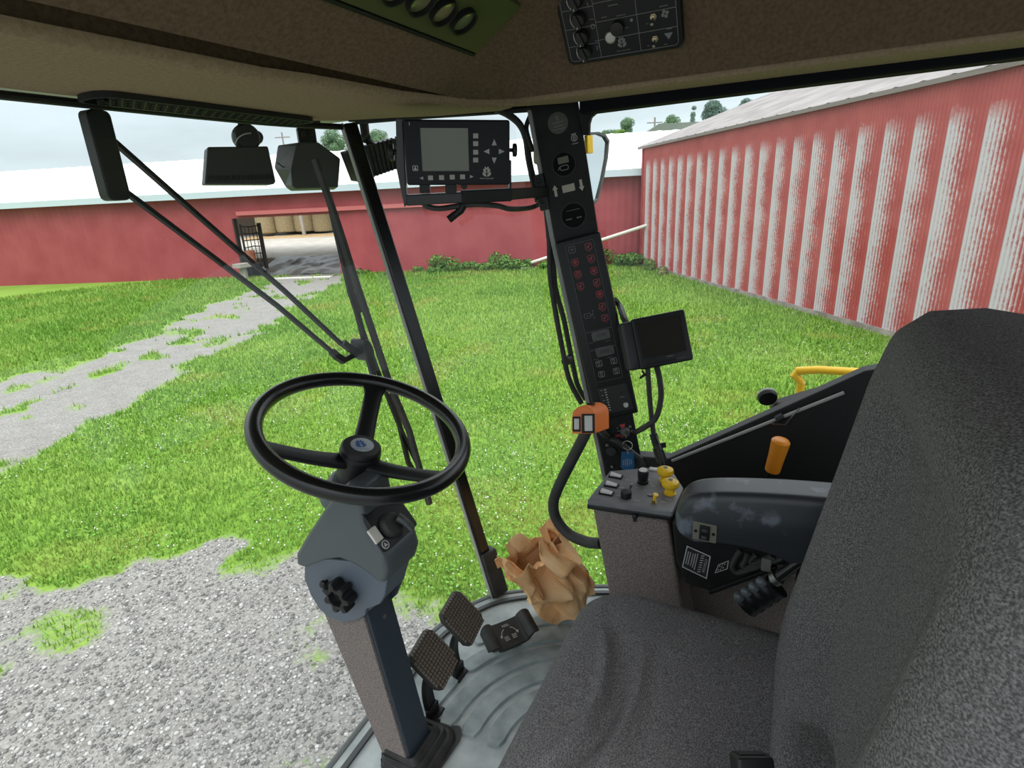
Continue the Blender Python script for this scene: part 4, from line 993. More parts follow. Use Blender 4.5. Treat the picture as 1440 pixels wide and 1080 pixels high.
cable('harness_cable', 'thick black cable bundle running up from the display arm to the roof corner', 'cable', [IP.P(*A(756, 282), -.02), IP.P(*A(742, 225), -.05), IP.P(*A(737, 190), -.05), IP.P(*A(728, 170), -.04), IP.P(*A(712, 158), -.02), IP.P(*A(696, 153), 0)], .009)
cable('harness_cable', 'thin black wire crossing at the top left corner of the pillar', 'cable', [IP.P(*A(748, 210), -.03), IP.P(*A(738, 178), -.045), IP.P(*A(742, 160), -.05), IP.P(*A(748, 148), -.05)], .006)
P_ = lambda x, y, c=-.05: IP.P(*A(x, y), c)
bund = [('black cable hanging straight down the left side of the pillar', [(766, 290), (771, 340), (772, 385), (778, 430), (789, 490), (800, 540), (818, 575)], -.05, .0075),
        ('inner black cable curving down behind the left edge of the pillar', [(769, 330), (776, 370), (780, 410), (792, 455), (803, 510), (812, 550), (824, 572)], -.07, .0075)]
for lab_, L_, c_, r_ in bund: cable('pillar_cable', lab_, 'cable', [P_(x, y, c_) for x, y in L_], r_)
tb = MB(); tp = P_(797, 513, -.055); tb.tube([tp-V(.012, 0, 0), tp+V(.012, 0, .0)], .013, 10); tag(tb.build('cable_tie', BLK), 'black tie gathering the cables left of the pillar', 'cable tie')

# ------------------------------------------------------------------ small camera monitor
SF = quad_frame((934, 479), 1.34, (893, 485), (968.5, 470), 1.34, 1.34)
Y_ = lambda x, y: SF.px(x, y)
q = [Y_(890, 446.5), Y_(963.4, 436.4), Y_(974, 505), Y_(898.5, 522)]
a0, a1 = (q[0][0]+q[3][0])/2, (q[1][0]+q[2][0])/2; b0, b1 = (q[2][1]+q[3][1])/2, (q[0][1]+q[1][1])/2
mon = thing('camera_monitor', 'small black monitor with blank screen beside the instrument pillar', 'monitor', tuple(SF.P(0, b0, -.02)))
b = MB(); b.pillow(SF, a0, a1, b0, b1, -.012, .003, .006, .004); b.build('bezel', BLK, mon, smooth=50)
b = MB(); b.pillow(SF, a0-.024, a1-.014, b0+.002, b1-.003, -.058, -.010, .008, .006); b.build('rear_case', mat('case grey', (.020, .022, .025), .5), mon, smooth=50)
b = MB(); b.box(SF, a0+.012, a1-.014, b0+.026, b1-.012, .0022, .0036, .001); b.build('screen', DSCREEN, mon)
b = MB(); b.outline(SF, a0+.010, a1-.012, b0+.024, b1-.010, .002, .0025, .0025, .0048); b.build('screen_frame', BLK2, mon)
b = MB(); am = (a0+a1)/2; b.line(SF, a1-.0145, b0+.03, a1-.0145, b1-.03, .0004, .003, .0038)
scribble(b, SF, am+.01, b0+.0195, .014, .0022, .0032, 1); scribble(b, SF, am+.035, b0+.0105, .022, .001, .0032, 1); b.build('print', GINK, mon)
for k in range(6):
    b = MB(); b.box(SF, a0+.018+.0125*k, a0+.026+.0125*k, b0+.0075, b0+.0125, .0025, .0042, .001); b.build('push_button', PANEL, mon)
b = MB(); j0 = SF.P(a0, .01, -.045); b.bar(j0, IP.P(*A(866, 480), -.03), .03, .02, V(0, 0, 1)); b.build('mount', BLK, mon)
Sp = lambda x, y, c=-.03: SF.P(*Y_(x, y), c)
ccon = at(943, 652, z=2.50)
cable('monitor_cable', 'thick black cable looping below the small monitor to the pillar', 'cable', [Sp(928, 515), Sp(931, 535, -.02), Sp(931, 560, -.01), Sp(922, 588, 0), Sp(908, 604), IP.P(*A(893, 614), -.03)], .0072)
cable('monitor_cable', 'straight black cable dropping from the small monitor to the console', 'cable', [Sp(915, 518), Sp(918, 560), Sp(921, 590), Sp(925, 620), Sp(931, 640, -.02), Sp(936, 660, -.02)], .0062)
b = MB(); b.tube([Sp(907, 521), Sp(911, 527), Sp(904, 532)], [.002, .005, .003], 8); tag(b.build('cable_tie', BLK), 'loose black tie end on the cable just below the small monitor', 'cable tie')
cp = thing('cable_plug', 'black inline plug with metal clips where the cable meets the console', 'plug', tuple(Sp(932, 645)))
b = MB(); b.tube([Sp(923, 612), Sp(929, 632)], .0095, 12); b.build('upper_sleeve', BLK, cp); b = MB(); b.tube([Sp(929, 632), Sp(936, 652)], .0125, 12); b.build('lower_sleeve', BLK, cp)
b = MB(); b.bar(Sp(926, 614, -.018), Sp(933, 634, -.018), .003, .002, SF.u); b.build('wire_clip', STEEL, cp); b = MB(); b.box(Fr(Sp(934, 629), SF.u, SF.v), -.002, .012, -.006, .006, -.004, .004); b.build('tab', BLK, cp)
cable('behind_cable', 'black cable emerging behind the warning panel above the small monitor', 'cable', [IP.P(*A(866, 425), -.06), IP.P(*A(874, 435), -.06), Sp(884, 446, -.05), Sp(892, 460, -.05)], .008)

# ------------------------------------------------------------------ grab handle with orange switch box
gh = thing('grab_handle', 'black curved grab handle with an orange switch box at its top', 'grab handle', tuple(at(830, 762, z=2.40)))
hb = [at(846, 764, x=1.02), at(825, 762, x=1.04), at(800, 751, x=1.06), at(783, 731, x=1.07), at(778, 710, x=1.07), at(784, 688, x=1.07), at(800, 655, x=1.07), at(817, 622, x=1.07), at(826, 603, x=1.07)]
b = MB(); b.tube(hb, .0125, 14, smooth=8); b.build('tube', RUB, gh)
OF = quad_frame((819, 597), hb[-1].length and (at(826, 603, x=1.07)-CAM).dot(M3 @ V(0, 0, -1))-.03, (803, 597), (836, 597), 1.19, 1.19)
back = (at(848, 588, d=1.26)-at(819, 597, d=1.19)).normalized()
O_ = lambda x, y: OF.px(x, y)
a0, a1 = O_(804, 600)[0], O_(836, 600)[0]; bb = O_(820, 610)[1]; bt = O_(820, 571)[1]
w_ = (a1-a0)/2; ac = (a0+a1)/2
pts = [(a0, bb), (a1, bb)] + [(ac+w_*math.cos(t), bt-w_*.92+w_*.92*math.sin(t)) for t in [PI*i/14 for i in range(15)]]
b = MB(); b.loft([[OF.P(a, c, 0) for a, c in pts], [OF.P(a, c, 0)+back*.065 for a, c in pts]]); b.build('switch_box', ORG, gh, smooth=40, bevel=.002)
for (x0, y0, x1, y1) in ((805, 586, 816, 607), (818, 582, 836, 609)):
    u0, v0 = O_(x0, y1); u1, v1 = O_(x1, y0)
    b = MB(); b.box(OF, u0, u1, v0, v1, 0, .004, .001); fr_ = b.build('switch_frame', BLK, gh, bevel=.0006)
    b = MB(); m_ = (u1-u0)*.2; b.pillow(OF, u0+m_, u1-m_, v0+.0045, v1-.004, .003, .0075, .001, .001); b.build('rocker', WHITE, fr_)
lf = Fr(OF.P(ac, bt, 0)+back*.032+OF.v*.0003, OF.u, back)
b = MB(); b.prism(lf, [(-.009, -.010), (.009, -.010), (.009, .008), (-.009, .008)], 0, .001); b.build('decal', PANEL, gh, smooth=0)
cable('switch_cable', 'black corrugated cable from the orange switch box down to the console', 'cable', [OF.P(ac, bb+.01, 0)+back*.055, IP.P(*A(852, 609), .02), IP.P(*A(868, 618), .012), IP.P(*A(888, 634), .012), IP.P(*A(902, 646), .012), IP.P(*A(908, 660), .012)], .0085)

# ------------------------------------------------------------------ overhead switch panel
nR = V(-.23, 0, -.155*0-.34).normalized()
# right sloped felt face: x = 1.235 - .68 (z - ZC)
nrm = V(-1, 0, -.68).normalized()
RF0 = Fr(at(872, 45, pl=(V(1.225, 0, ZC), nrm)), V(0, -1, 0), V(-.68, 0, 1)); RF0.n = RF0.u.cross(RF0.v)
if RF0.n.dot(nrm) < 0: raise RuntimeError('panel frame flipped')
R_ = lambda x, y: RF0.px(x, y)
# turn the frame to follow the printed grid lines
d0, d1 = R_(860, 17), R_(960, -3)
rl = V(d1[0]-d0[0], d1[1]-d0[1], 0); an = math.atan2(rl.y, rl.x)
RF = Fr(RF0.o, RF0.u*math.cos(an)+RF0.v*math.sin(an), -RF0.u*math.sin(an)+RF0.v*math.cos(an))
R_ = lambda x, y: RF.px(x, y)
q = [R_(806, 86), R_(962, 66)]
pa0 = (R_(778, 0)[0]+R_(806, 84)[0])/2; pa1 = R_(961, 40)[0]; pb0 = (R_(812, 87)[1]+R_(955, 67)[1])/2; pb1 = pb0+.135
rpn = thing('overhead_panel', 'black overhead switch panel with knobs, toggles and white grid lines', 'switch panel', tuple(RF.o))
b = MB(); b.pillow(RF, pa0, pa1, pb0, pb1, -.01, .012, .012, .006); b.build('plate', PANEL, rpn, smooth=50)
b = MB(); lw = .0009; c_ = .012
e0, e1 = pa0+.008, pa1-.007; f0 = pb0+.008
b.outline(RF, e0, e1, f0, pb1-.008, .008, lw, c_, c_+.0004)
xs = [R_(851, 60)[0], R_(898, 40)[0]]
xs = [e0+(e1-e0)*.295, e0+(e1-e0)*.665]
rowL = [f0+.0275, f0+.058, f0+.090]; rowM = [f0+.031, f0+.062, f0+.093]
for x_ in xs: b.line(RF, x_, f0, x_, pb1-.008, lw, c_, c_+.0004)
for r_ in rowL: b.line(RF, e0, r_, xs[0], r_, lw, c_, c_+.0004)
for r_ in rowM: b.line(RF, xs[0], r_, e1, r_, lw, c_, c_+.0004)
b.build('grid_lines', GINK, rpn)
kb = mat('knob black', (.006, .006, .0065), .5)
for k, r_ in enumerate((f0+.016, f0+.044, f0+.074, f0+.105)):
    a, c = e0+(xs[0]-e0)*.52, r_
    b = MB(); b.lathe(RF, a, c, [(.0135, c_), (.0128, c_+.010), (.0105, c_+.013), (.003, c_+.0135)], 24); b.box(Fr(RF.P(a, c), RF.u*math.cos(.3)+RF.v*math.sin(.3), RF.v), -.003, .003, -.0125, .0125, c_, c_+.018, .001); kn = b.build('rotary_knob', kb, rpn)
    b = MB(); b.line(RF, a-.003, c-.0135, a-.0015, c-.008, .0018, c_+.011, c_+.0145)
    b.build('pointer', WINK, kn)
    b = MB(); 
    for j in range(6):
        t0, t1 = math.radians(150+13*j), math.radians(163+13*j); b.line(RF, a+.0175*math.cos(t0), c+.0175*math.sin(t0), a+.0175*math.cos(t1), c+.0175*math.sin(t1), .0004+.0006*j, c_, c_+.0004)
    b.build('scale', WINK, rpn)
# middle column: slider knob, silver button, leaf emblem
a = xs[0]+(xs[1]-xs[0])*.52; c = rowM[0]+.016
b = MB(); b.lathe(RF, a, c, [(.0125, c_), (.012, c_+.010), (.003, c_+.012)], 22); b.build('rotary_knob', kb, rpn)
a, c = R_(861, 48); b = MB(); b.lathe(RF, a, c, [(.0105, c_), (.0105, c_+.003), (.009, c_+.004), (.0085, c_+.003), (.001, c_+.0034)], 30); b.build('silver_button', mat('brushed silver', (.55, .54, .52), .35, .8, c2=(.40, .39, .37), scale=60), rpn, label='round silver button')
b = MB(); a, c = R_(876.5, 55); leaf_mark(b, RF, a, c, .018, c_, depth=.0006); a, c = R_(879, 66.5); b.text(RF, a, c, 'NEW HOLLAND', .0036, c_)
b.build('emblem', GINK, rpn)
for (px_, py_) in ((921, 19), (923.5, 50)):
    a, c = R_(px_, py_); b = MB(); b.lathe(RF, a, c, [(.0062, c_), (.0062, c_+.003), (.0048, c_+.0035), (.0048, c_+.006), (.002, c_+.007)], 6); tg = b.build('toggle_nut', mat('aged brass', (.42, .36, .24), .4, .8), rpn)
    b = MB(); b.tube([RF.P(a, c, c_+.005), RF.P(a, c-.004, c_+.014), RF.P(a, c-.0055, c_+.018)], [.0016, .0024, .003], 10); b.build('toggle_lever', STEEL, tg)
b = MB()
a, c = R_(937, 15)
for k in range(4): t = PI/2*k+.4; b.disc(RF, a+.0042*math.cos(t), c+.0042*math.sin(t), .0030, c_, c_+.0005, 10)
a, c = R_(942, 45); b.prism(RF, [(a-.0075, c+.004), (a+.0075, c+.004), (a+.001, c-.006), (a-.001, c-.006)][::-1], c_, c_+.0004)
b.build('fan_symbol', GINK, rpn)
b = MB()
for (px_, py_, w) in ((935, 4, .014), (943, 36, .010), (912, 29, .004), (914, 60, .004), (938, 58, .006), (876, 17, .018), (852, 20, .010), (882, 35, .010), (834, 23, .007), (842, 53, .008), (829, 45, .006), (864, 3, .018)):
    scribble(b, RF, *R_(px_, py_), w, .0014, c_, 1)
for (px_, py_) in ((842, 63), (845, 60), (829, 3)):
    a, c = R_(px_, py_); b.line(RF, a, c-.004, a, c+.004, .0012, c_, c_+.0004)
a, c = R_(890, 24); b.disc(RF, a, c, .0028, c_, c_+.0004, 12)
b.build('print', GINK, rpn)
b = MB(); a, c = R_(836, 33); b.annulus(RF, a, c, .003, .0042, c_, c_+.0004); b.build('heater_symbol', GINK, rpn)

# ------------------------------------------------------------------ green lamp panel on the front face of the headliner
nF = V(0, -1, -1/1.6).normalized(); nF = V(0, -1, -1.6).normalized() if False else V(0, -1, -1.6)
# front face: y = .70 - 1.6 (z - ZC): normal towards the seat and down
nF = V(0, -1, -1.6).normalized()
GF = Fr(at(640, 25, pl=(V(.6, .70, ZC), nF)), V(1, 0, 0), V(0, -1.6, 1))
if GF.n.dot(nF) < 0: GF.n = -GF.n
G_ = lambda x, y: GF.px(x, y)
gq = [G_(662, 66), G_(475, 2)]
gx1 = G_(662, 66)[0]; gy0 = (G_(662, 66)[1]+G_(560, 33)[1])/2+.006; gx1 += .004
lp = thing('gauge_panel', 'olive green overhead panel with a row of round glass discs', 'gauge panel', tuple(GF.o))
OLV = mat('olive green paint', (.092, .082, .032), .5, c2=(.052, .070, .028), scale=3, spec=.2)
b = MB(); b.box(GF, gx1-.62, gx1, gy0, gy0+.115, -.01, .016, .004); b.build('plate', OLV, lp, bevel=.002)
b = MB(); b.box(GF, gx1-.62, gx1-.003, gy0-.007, gy0-.001, -.01, .017); b.build('lower_edge', BLK2, lp)
ga, gc = G_(643, 15); 
g2 = G_(617, 14)
stp = -.0615
for k in range(6):
    a = ga+stp*k*1.0; c = gc
    b = MB(); b.annulus(GF, a, c, .0215, .0245, .012, .026, 40); gd = b.build('gauge_rim', BLK2, lp)
    b = MB(); b.lathe(GF, a, c, [(.0216, .014), (.0216, .018), (.012, .0195), (.001, .020)], 40); b.build('glass_disc', mat('smoky gold glass', (.42, .36, .20), .12, .5, c2=(.22, .28, .14), scale=18), gd)

# ------------------------------------------------------------------ grille at the front of the roof
grl = thing('roof_grille', 'dark roof grille with a honeycomb mesh over the windscreen', 'grille', (.80, 1.02, 3.37))
g0, g1 = at(318, 160, z=3.366), at(448, 163, z=3.366)
b = MB()
cyg = .985
for i in range(30):
    for j in range(4):
        cx_ = .62+.019*i+(.0095 if j % 2 else 0); cy2 = 1.00+.0165*j
        b.annulus(Fr((cx_, cy2, 3.374), (1, 0, 0), (0, 1, 0)), 0, 0, .0085, .011, 0, .008, 6)
    if b.v and cx_ > 1.02: break
b.build('mesh', BLK2, grl, smooth=0)
b = MB(); b.outline(Fr((0, 0, 3.375), (1, 0, 0), (0, 1, 0)), .59, 1.05, .985, 1.072, .03, .006, 0, .009); b.build('frame', BLK2, grl)

# ------------------------------------------------------------------ work lamps and boxes outside the windscreen
LMP = mat('lamp housing', (.022, .024, .024), .5)
def lamp_stem(root, p, m=BLK):
    b = MB(); b.tube([p, V(p.x, p.y, 3.46)], .014, 10); b.box(Fr(V(p.x, p.y, 3.435), (1, 0, 0), (0, 1, 0)), -.035, .035, -.03, .03, 0, .022); b.build('bracket', m, root)
# six-sided lamp
Y0 = 1.36
c = at(434, 234, y=Y0); lf = Fr(c, V(1, -.75, 0), V(0, 0, 1))
l6 = thing('work_lamp', 'dark grey six-sided work lamp hanging outside the windscreen', 'work lamp', tuple(c), 'work lamps under the roof edge')
Z6 = lambda x, y: lf.px(x, y)
hexp = [Z6(393, 202), Z6(418, 200), Z6(452, 201), Z6(479, 222), Z6(475, 266), Z6(412, 268), Z6(404, 262), Z6(388, 234)]
front = [Z6(416, 204), Z6(424, 201), Z6(446, 202), Z6(476, 224), Z6(473, 264), Z6(414, 266), Z6(409, 262), Z6(408, 240)]
b = MB(); rr = lambda P_, c_: [lf.P(a, d, c_) for a, d in P_]
b.loft([rr([(a*.9, d*.9) for a, d in hexp], -.09), rr(hexp, -.05), rr(front, .03)]); b.build('housing', mat('lamp grey', (.035, .038, .038), .5), l6, smooth=0, bevel=.004)
b = MB(); a, d = Z6(432, 190); b.box(lf, a-.026, a+.026, d-.03, d+.022, -.03, .0, .004); b.box(lf, a-.016, a-.006, d-.006, d+.012, -.034, .006); b.box(lf, a+.006, a+.016, d-.006, d+.012, -.034, .006); b.build('yoke', BLK, l6, bevel=.002)
b = MB(); b.line(lf, Z6(390, 228)[0], Z6(390, 228)[1], Z6(409, 243)[0], Z6(409, 243)[1], .003, -.012, -.008); b.build('seam', BLK, l6)
lamp_stem(l6, lf.P(a, d+.015, -.016))
# left box lamp
c = at(346, 232, y=Y0); lf2 = Fr(c, V(1, -.6, 0), V(0, 0, 1)); W2_ = lambda x, y: lf2.px(x, y)
l7 = thing('work_lamp', 'broad black ribbed work lamp with a wire loop above it', 'work lamp', tuple(c), 'work lamps under the roof edge')
b = MB(); bx = [W2_(290, 208), W2_(374, 207), W2_(385, 256), W2_(382, 260), W2_(286, 260)]
b.prism(lf2, bx[::-1], -.05, .03); b.build('housing', LMP, l7, smooth=0, bevel=.004)
b = MB(); e0_, e1_ = W2_(290, 252), W2_(384, 252)
for k in range(22): a = e0_[0]+(e1_[0]-e0_[0])*k/22; b.box(lf2, a, a+.0028, e0_[1]-.006, e0_[1]+.006, .03, .034)
b.build('rib', BLK, l7)
b = MB(); a, d = W2_(335, 193); b.lathe(Fr(lf2.P(a+.02, d, -.01), lf2.u, lf2.v), 0, 0, [(.030, -.03), (.034, -.01), (.034, .02), (.028, .03)], 22); b.build('motor', LMP, l7)
b = MB(); b.lathe(Fr(lf2.P(W2_(362, 192)[0], W2_(362, 192)[1], -.02), lf2.u, lf2.v), 0, 0, [(.014, -.02), (.018, 0), (.016, .015)], 18); b.build('cap', mat('cap grey', (.07, .073, .072), .4), l7)
b = MB(); b.tube([lf2.P(*W2_(328, 205), .03), lf2.P(*W2_(331, 197), .04), lf2.P(*W2_(340, 191), .04), lf2.P(*W2_(350, 189), .03)], .0016, 6, smooth=5); b.build('wire', mat('pale wire', (.4, .42, .42), .4), l7)
lamp_stem(l7, lf2.P(a+.02, d, -.01))
# finned lamp between the post and the display
c = at(526, 224, y=1.22); lf3 = Fr(c, V(1, -.55, .22), V(-.2, 0, 1)); W3_ = lambda x, y: lf3.px(x, y)
l8 = thing('work_lamp', 'tilted black work lamp with cooling fins behind the slim post', 'work lamp', tuple(c), 'work lamps under the roof edge')
b = MB(); bx = [W3_(484, 214), W3_(552, 194), W3_(558, 236), W3_(500, 256)]
b.prism(lf3, bx[::-1], -.04, .02); b.build('housing', LMP, l8, smooth=0, bevel=.004)
for k in range(12):
    t = k/11; p0_ = (bx[1][0]*t+bx[0][0]*(1-t), bx[1][1]*t+bx[0][1]*(1-t)); p1_ = (bx[2][0]*t+bx[3][0]*(1-t), bx[2][1]*t+bx[3][1]*(1-t))
    b = MB(); b.line(lf3, p0_[0], p0_[1]+.004, p1_[0], p1_[1], .0028, .02, .028); b.build('cooling_fin', BLK, l8)
b = MB(); a, d = W3_(516, 194); b.lathe(Fr(lf3.P(a, d, -.01), lf3.u, lf3.v), 0, 0, [(.012, -.012), (.016, 0), (.012, .014)], 16); b.tube([lf3.P(a, d, 0), lf3.P(a+.015, d-.03, -.01)], .012, 8); b.build('yoke', BLK, l8)
lamp_stem(l8, lf3.P(a, d, -.01))

# ------------------------------------------------------------------ windscreen wiper (outside the glass)
gn = V(0, 3.385-FZ, -(1.085-.80)).normalized()
gp = V(.6, .80, FZ)
def gl(x, y, off=.035): return at(x, y, pl=(gp+gn*off, gn))
wip = thing('windscreen_wiper', 'long black windscreen wiper with two parallel arms outside the glass', 'wiper', tuple(gl(512, 500)))
def wbar(name, L_, w, off, m=BLK, t=.008):
    b = MB(); b.strip([gl(x, y, off) for x, y in L_], w, t, gn.cross(V(0, 0, 1))); return b.build(name, m, wip, smooth=0)
wbar('blade', [(443, 224), (475, 316), (500, 395), (520, 455), (548, 540), (575, 605), (604, 709)], .013, .02, RUB, .014)
wbar('blade_spine', [(452, 236), (473, 330), (492, 412), (512, 470), (540, 545), (562, 600), (594, 668)], .010, .045, BLK, .008)
wbar('bridge', [(471, 300), (478, 345), (494, 410), (506, 440)], .018, .05, BLK, .008)
wbar('bridge', [(497, 420), (509, 465), (518, 505), (530, 545)], .016, .052, BLK, .008)
wbar('bridge', [(545, 555), (560, 590), (574, 650), (585, 668)], .014, .05, BLK, .008)
wbar('arm', [(150, 190), (300, 322), (400, 409), (480, 484)], .0085, .06, BLK, .01)
wbar('arm', [(150, 250), (300, 362), (390, 430), (468, 496)], .0085, .06, BLK, .01)
wbar('arm_end', [(466, 494), (474, 501), (484, 508)], .016, .062, BLK, .014)
wbar('arm_end', [(482, 482), (493, 491), (504, 496)], .016, .062, BLK, .014)
wbar('link', [(482, 507), (496, 500), (508, 496)], .013, .064, BLK, .014)
b = MB(); q0_ = gl(150, 190, .05); q1_ = gl(150, 250, .05); b.box(Fr((q0_+q1_)/2, gn.cross(V(0, 0, 1)), V(0, 0, 1)), -.02, .02, -.075, .075, -.02, .01, .01); b.build('motor_plate', BLK, wip, bevel=.003)
pvf = Fr(gl(512, 492, .06), gn.cross(V(0, 0, 1)), V(0, 0, 1))
b = MB(); rr_ = []
for k in range(20):
    t = 2*PI*k/20; rr_.append((.022*math.cos(t)*(.75), .034*math.sin(t)))
sh = math.radians(18); rr_ = [(a*math.cos(sh)-c*math.sin(sh), a*math.sin(sh)+c*math.cos(sh)) for a, c in rr_]
b.prism(pvf, rr_, -.03, .02); b.build('pivot', BLK, wip, bevel=.003)

# ------------------------------------------------------------------ mirror, knob on bracket, yellow rail outside the side window
MX = 1.85
mf = Fr(at(838, 235, x=MX), V(.836, -.549, 0), V(.02, .05, 1)); m_ = lambda x, y: mf.px(x, y)
mir = thing('side_mirror', 'tall side mirror with a grey frame seen past the instrument pillar', 'mirror', tuple(mf.o))
mp = [m_(800, 188), m_(840, 186), m_(850, 190), m_(855, 198), m_(853, 222), m_(847, 252), m_(839, 282), m_(834, 287), m_(800, 285)]
ctr = (sum(p[0] for p in mp)/len(mp), sum(p[1] for p in mp)/len(mp))
inn = [(ctr[0]+(x-ctr[0])*.90, ctr[1]+(y-ctr[1])*.94) for x, y in mp]
b = MB(); b.ring(mf, mp[::-1], inn[::-1], -.03, .008); b.build('frame', mat('mirror frame grey', (.10, .105, .105), .5), mir, smooth=20)
b = MB(); b.prism(mf, inn[::-1], -.02, 0); b.build('mirror_glass', mat('mirror glass', (.75, .78, .78), .06, 1.), mir, smooth=0)
b = MB(); b.prism(mf, mp[::-1], -.032, -.029); b.build('back', BLK, mir, smooth=0)
a, d = m_(828, 205); b = MB(); b.box(mf, a-.010, a+.010, d-.022, d+.03, .001, .008); b.build('yellow_tag', YEL, mir)
b = MB(); p_ = mf.P(*m_(812, 230), -.03); b.tube([p_, p_+V(-.0, .12, .02), V(1.43, .62, p_.z+.03)], .012, 10); b.build('arm', BLK, mir)
kn_ = at(1079, 558, x=1.50)
br_ = thing('round_knob_bracket', 'round black knob on a dark bracket outside the side window', 'bracket', tuple(kn_))
kfr = Fr(kn_, V(.3, -.95, 0), V(-.35, 0, 1))
b = MB(); b.lathe(kfr, 0, 0, [(.020, -.012), (.0235, -.008), (.0235, .006), (.021, .010), (.012, .011)], 28); b.build('knob', BLK, br_)
b = MB(); b.annulus(kfr, 0, 0, .0225, .0242, -.007, -.001, 28); b.build('chrome_ring', LIGHTGREY, br_)
F15 = Fr((1.50, 0, 0), (0, -1, 0), (0, 0, 1))
bpts = [F15.px(*q) for q in ((1082, 575), (1092, 566), (1124, 556), (1200, 535), (1200, 600), (1124, 580), (1097, 590), (1089, 592))]
b = MB(); b.prism(F15, bpts[::-1], -.03, .085); b.build('arm', BLK2, br_, smooth=0, bevel=.004)
ry = at(1123.5, 545, x=2.1)
rail = thing('yellow_rail', 'yellow steel handrail post outside the side window', 'rail', (ry.x, ry.y, 1.6))
b = MB(); b.tube([V(ry.x, ry.y-.005, 1.2), V(ry.x, ry.y-.005, ry.z+.02)], .014, 12); b.build('post', mat('machine yellow', (.75, .45, .02), .4), rail)
b = MB(); b.tube([V(ry.x, ry.y-.005, ry.z+.02), V(ry.x, ry.y-.05, ry.z+.07), V(ry.x, ry.y-.8, ry.z+.07)], .014, 12, smooth=4); b.build('top_bar', MATS['machine yellow'], rail)
b = MB(); b.wbox(1.6, 2.3, -1.6, ry.y+.06, 1.14, 1.2); struct(b.build('trim_13', mat('machine deck', (.03, .03, .03), .6)))
# ------------------------------------------------------------------ ground
def seg(p, a, b):
    d = b-a; t = np.clip(((p-a)@d)/(d@d), 0, 1); return np.linalg.norm(p-(a+t[:, None]*d), axis=1)
_perm = rng.random((64, 64))
def vnoise(x, y, s):
    x = x*s; y = y*s; xi = np.floor(x).astype(int); yi = np.floor(y).astype(int); fx = x-xi; fy = y-yi; fx = fx*fx*(3-2*fx); fy = fy*fy*(3-2*fy)
    g = lambda i, j: _perm[i % 64, j % 64]
    return (g(xi, yi)*(1-fx)+g(xi+1, yi)*fx)*(1-fy)+(g(xi, yi+1)*(1-fx)+g(xi+1, yi+1)*fx)*fy
def fbm(x, y, s): return (vnoise(x, y, s)+.5*vnoise(x+3.1, y+7.7, s*2.1)+.25*vnoise(x+9.2, y+1.3, s*4.3))/1.75
TR0, TR1 = np.array([17.96, 17.3]), np.array([8.74, 12.26])
trd = (TR1-TR0)/np.linalg.norm(TR1-TR0); trn = np.array([trd[1], -trd[0]])   # off the lawn
if trn @ np.array([0, 1.]) < 0: trn = -trn
def gravel(x, y):
    """1 on gravel, 0 on grass"""
    nz = fbm(x, y, .55)-.5; nf = fbm(x+20, y-4, 2.4)-.5
    bx = np.interp(y, [-6, 2.0, 2.7, 3.8, 5.0, 6.5, 9, 30], [3.4, 3.25, 3.15, 3.22, 3.1, 1.6, -6, -20])
    A_ = (bx-x)*1.0 + nz*1.1 + nf*1.1
    p = np.stack([x, y], -1)-TR1; s = p@trn; l = p@trd
    w = 3.2+.25*np.clip(l, 0, 30)
    B_ = np.minimum(np.minimum(s, w-s)*.9, .05+np.abs(s-w*.5)*1.1) + nz*1.0+nf*.8
    # grass tufts growing in the yard
    tuft = np.clip((fbm(x-7, y+11, 1.5)-.52)*5, 0, 1)*.62
    g = np.clip(np.maximum(A_, B_)*2+.5, 0, 1)
    return np.clip(g-tuft*(g > .2), 0, 1)
xs_ = np.concatenate([np.arange(-14, 0, .5), np.arange(0, 6, .08), np.arange(6, 20, .25), np.arange(20, 90, 2.5)])
ys_ = np.concatenate([np.arange(-40, -4, 2), np.arange(-4, 1.4, .3), np.arange(1.4, 7, .08), np.arange(7, 28, .3), np.arange(28, 90, 2.5)])
GX, GY = np.meshgrid(xs_, ys_, indexing='ij'); nx_, ny_ = GX.shape
gm = gravel(GX.ravel(), GY.ravel())
GZ = (fbm(GX.ravel(), GY.ravel(), 1.3)-.5)*.03
me = bpy.data.meshes.new('ground'); idx = np.arange(nx_*ny_).reshape(nx_, ny_)
fq = np.stack([idx[:-1, :-1], idx[1:, :-1], idx[1:, 1:], idx[:-1, 1:]], -1).reshape(-1, 4)
def fast_mesh(me, verts, faces, k):
    me.vertices.add(len(verts)); me.vertices.foreach_set('co', np.asarray(verts, np.float32).ravel())
    me.loops.add(faces.size); me.loops.foreach_set('vertex_index', faces.astype(np.int32).ravel())
    me.polygons.add(len(faces)); me.polygons.foreach_set('loop_start', np.arange(0, faces.size, k, dtype=np.int32)); me.polygons.foreach_set('loop_total', np.full(len(faces), k, np.int32))
    me.update(calc_edges=True); me.validate()
fast_mesh(me, np.stack([GX.ravel(), GY.ravel(), GZ], -1), fq, 4)
at_ = me.attributes.new('gravel', 'FLOAT', 'POINT'); at_.data.foreach_set('value', gm.astype(np.float32))
gmat = bpy.data.materials.new('ground'); gmat.use_nodes = True; nt = gmat.node_tree; bs = nt.nodes['Principled BSDF']; bs.inputs['Roughness'].default_value = .95; bs.inputs['Specular IOR Level'].default_value = .15
def N(t, **k):
    n_ = nt.nodes.new(t)
    for a, v in k.items(): setattr(n_, a, v)
    return n_
LK = lambda a, b: nt.links.new(a, b)
tc = N('ShaderNodeTexCoord')
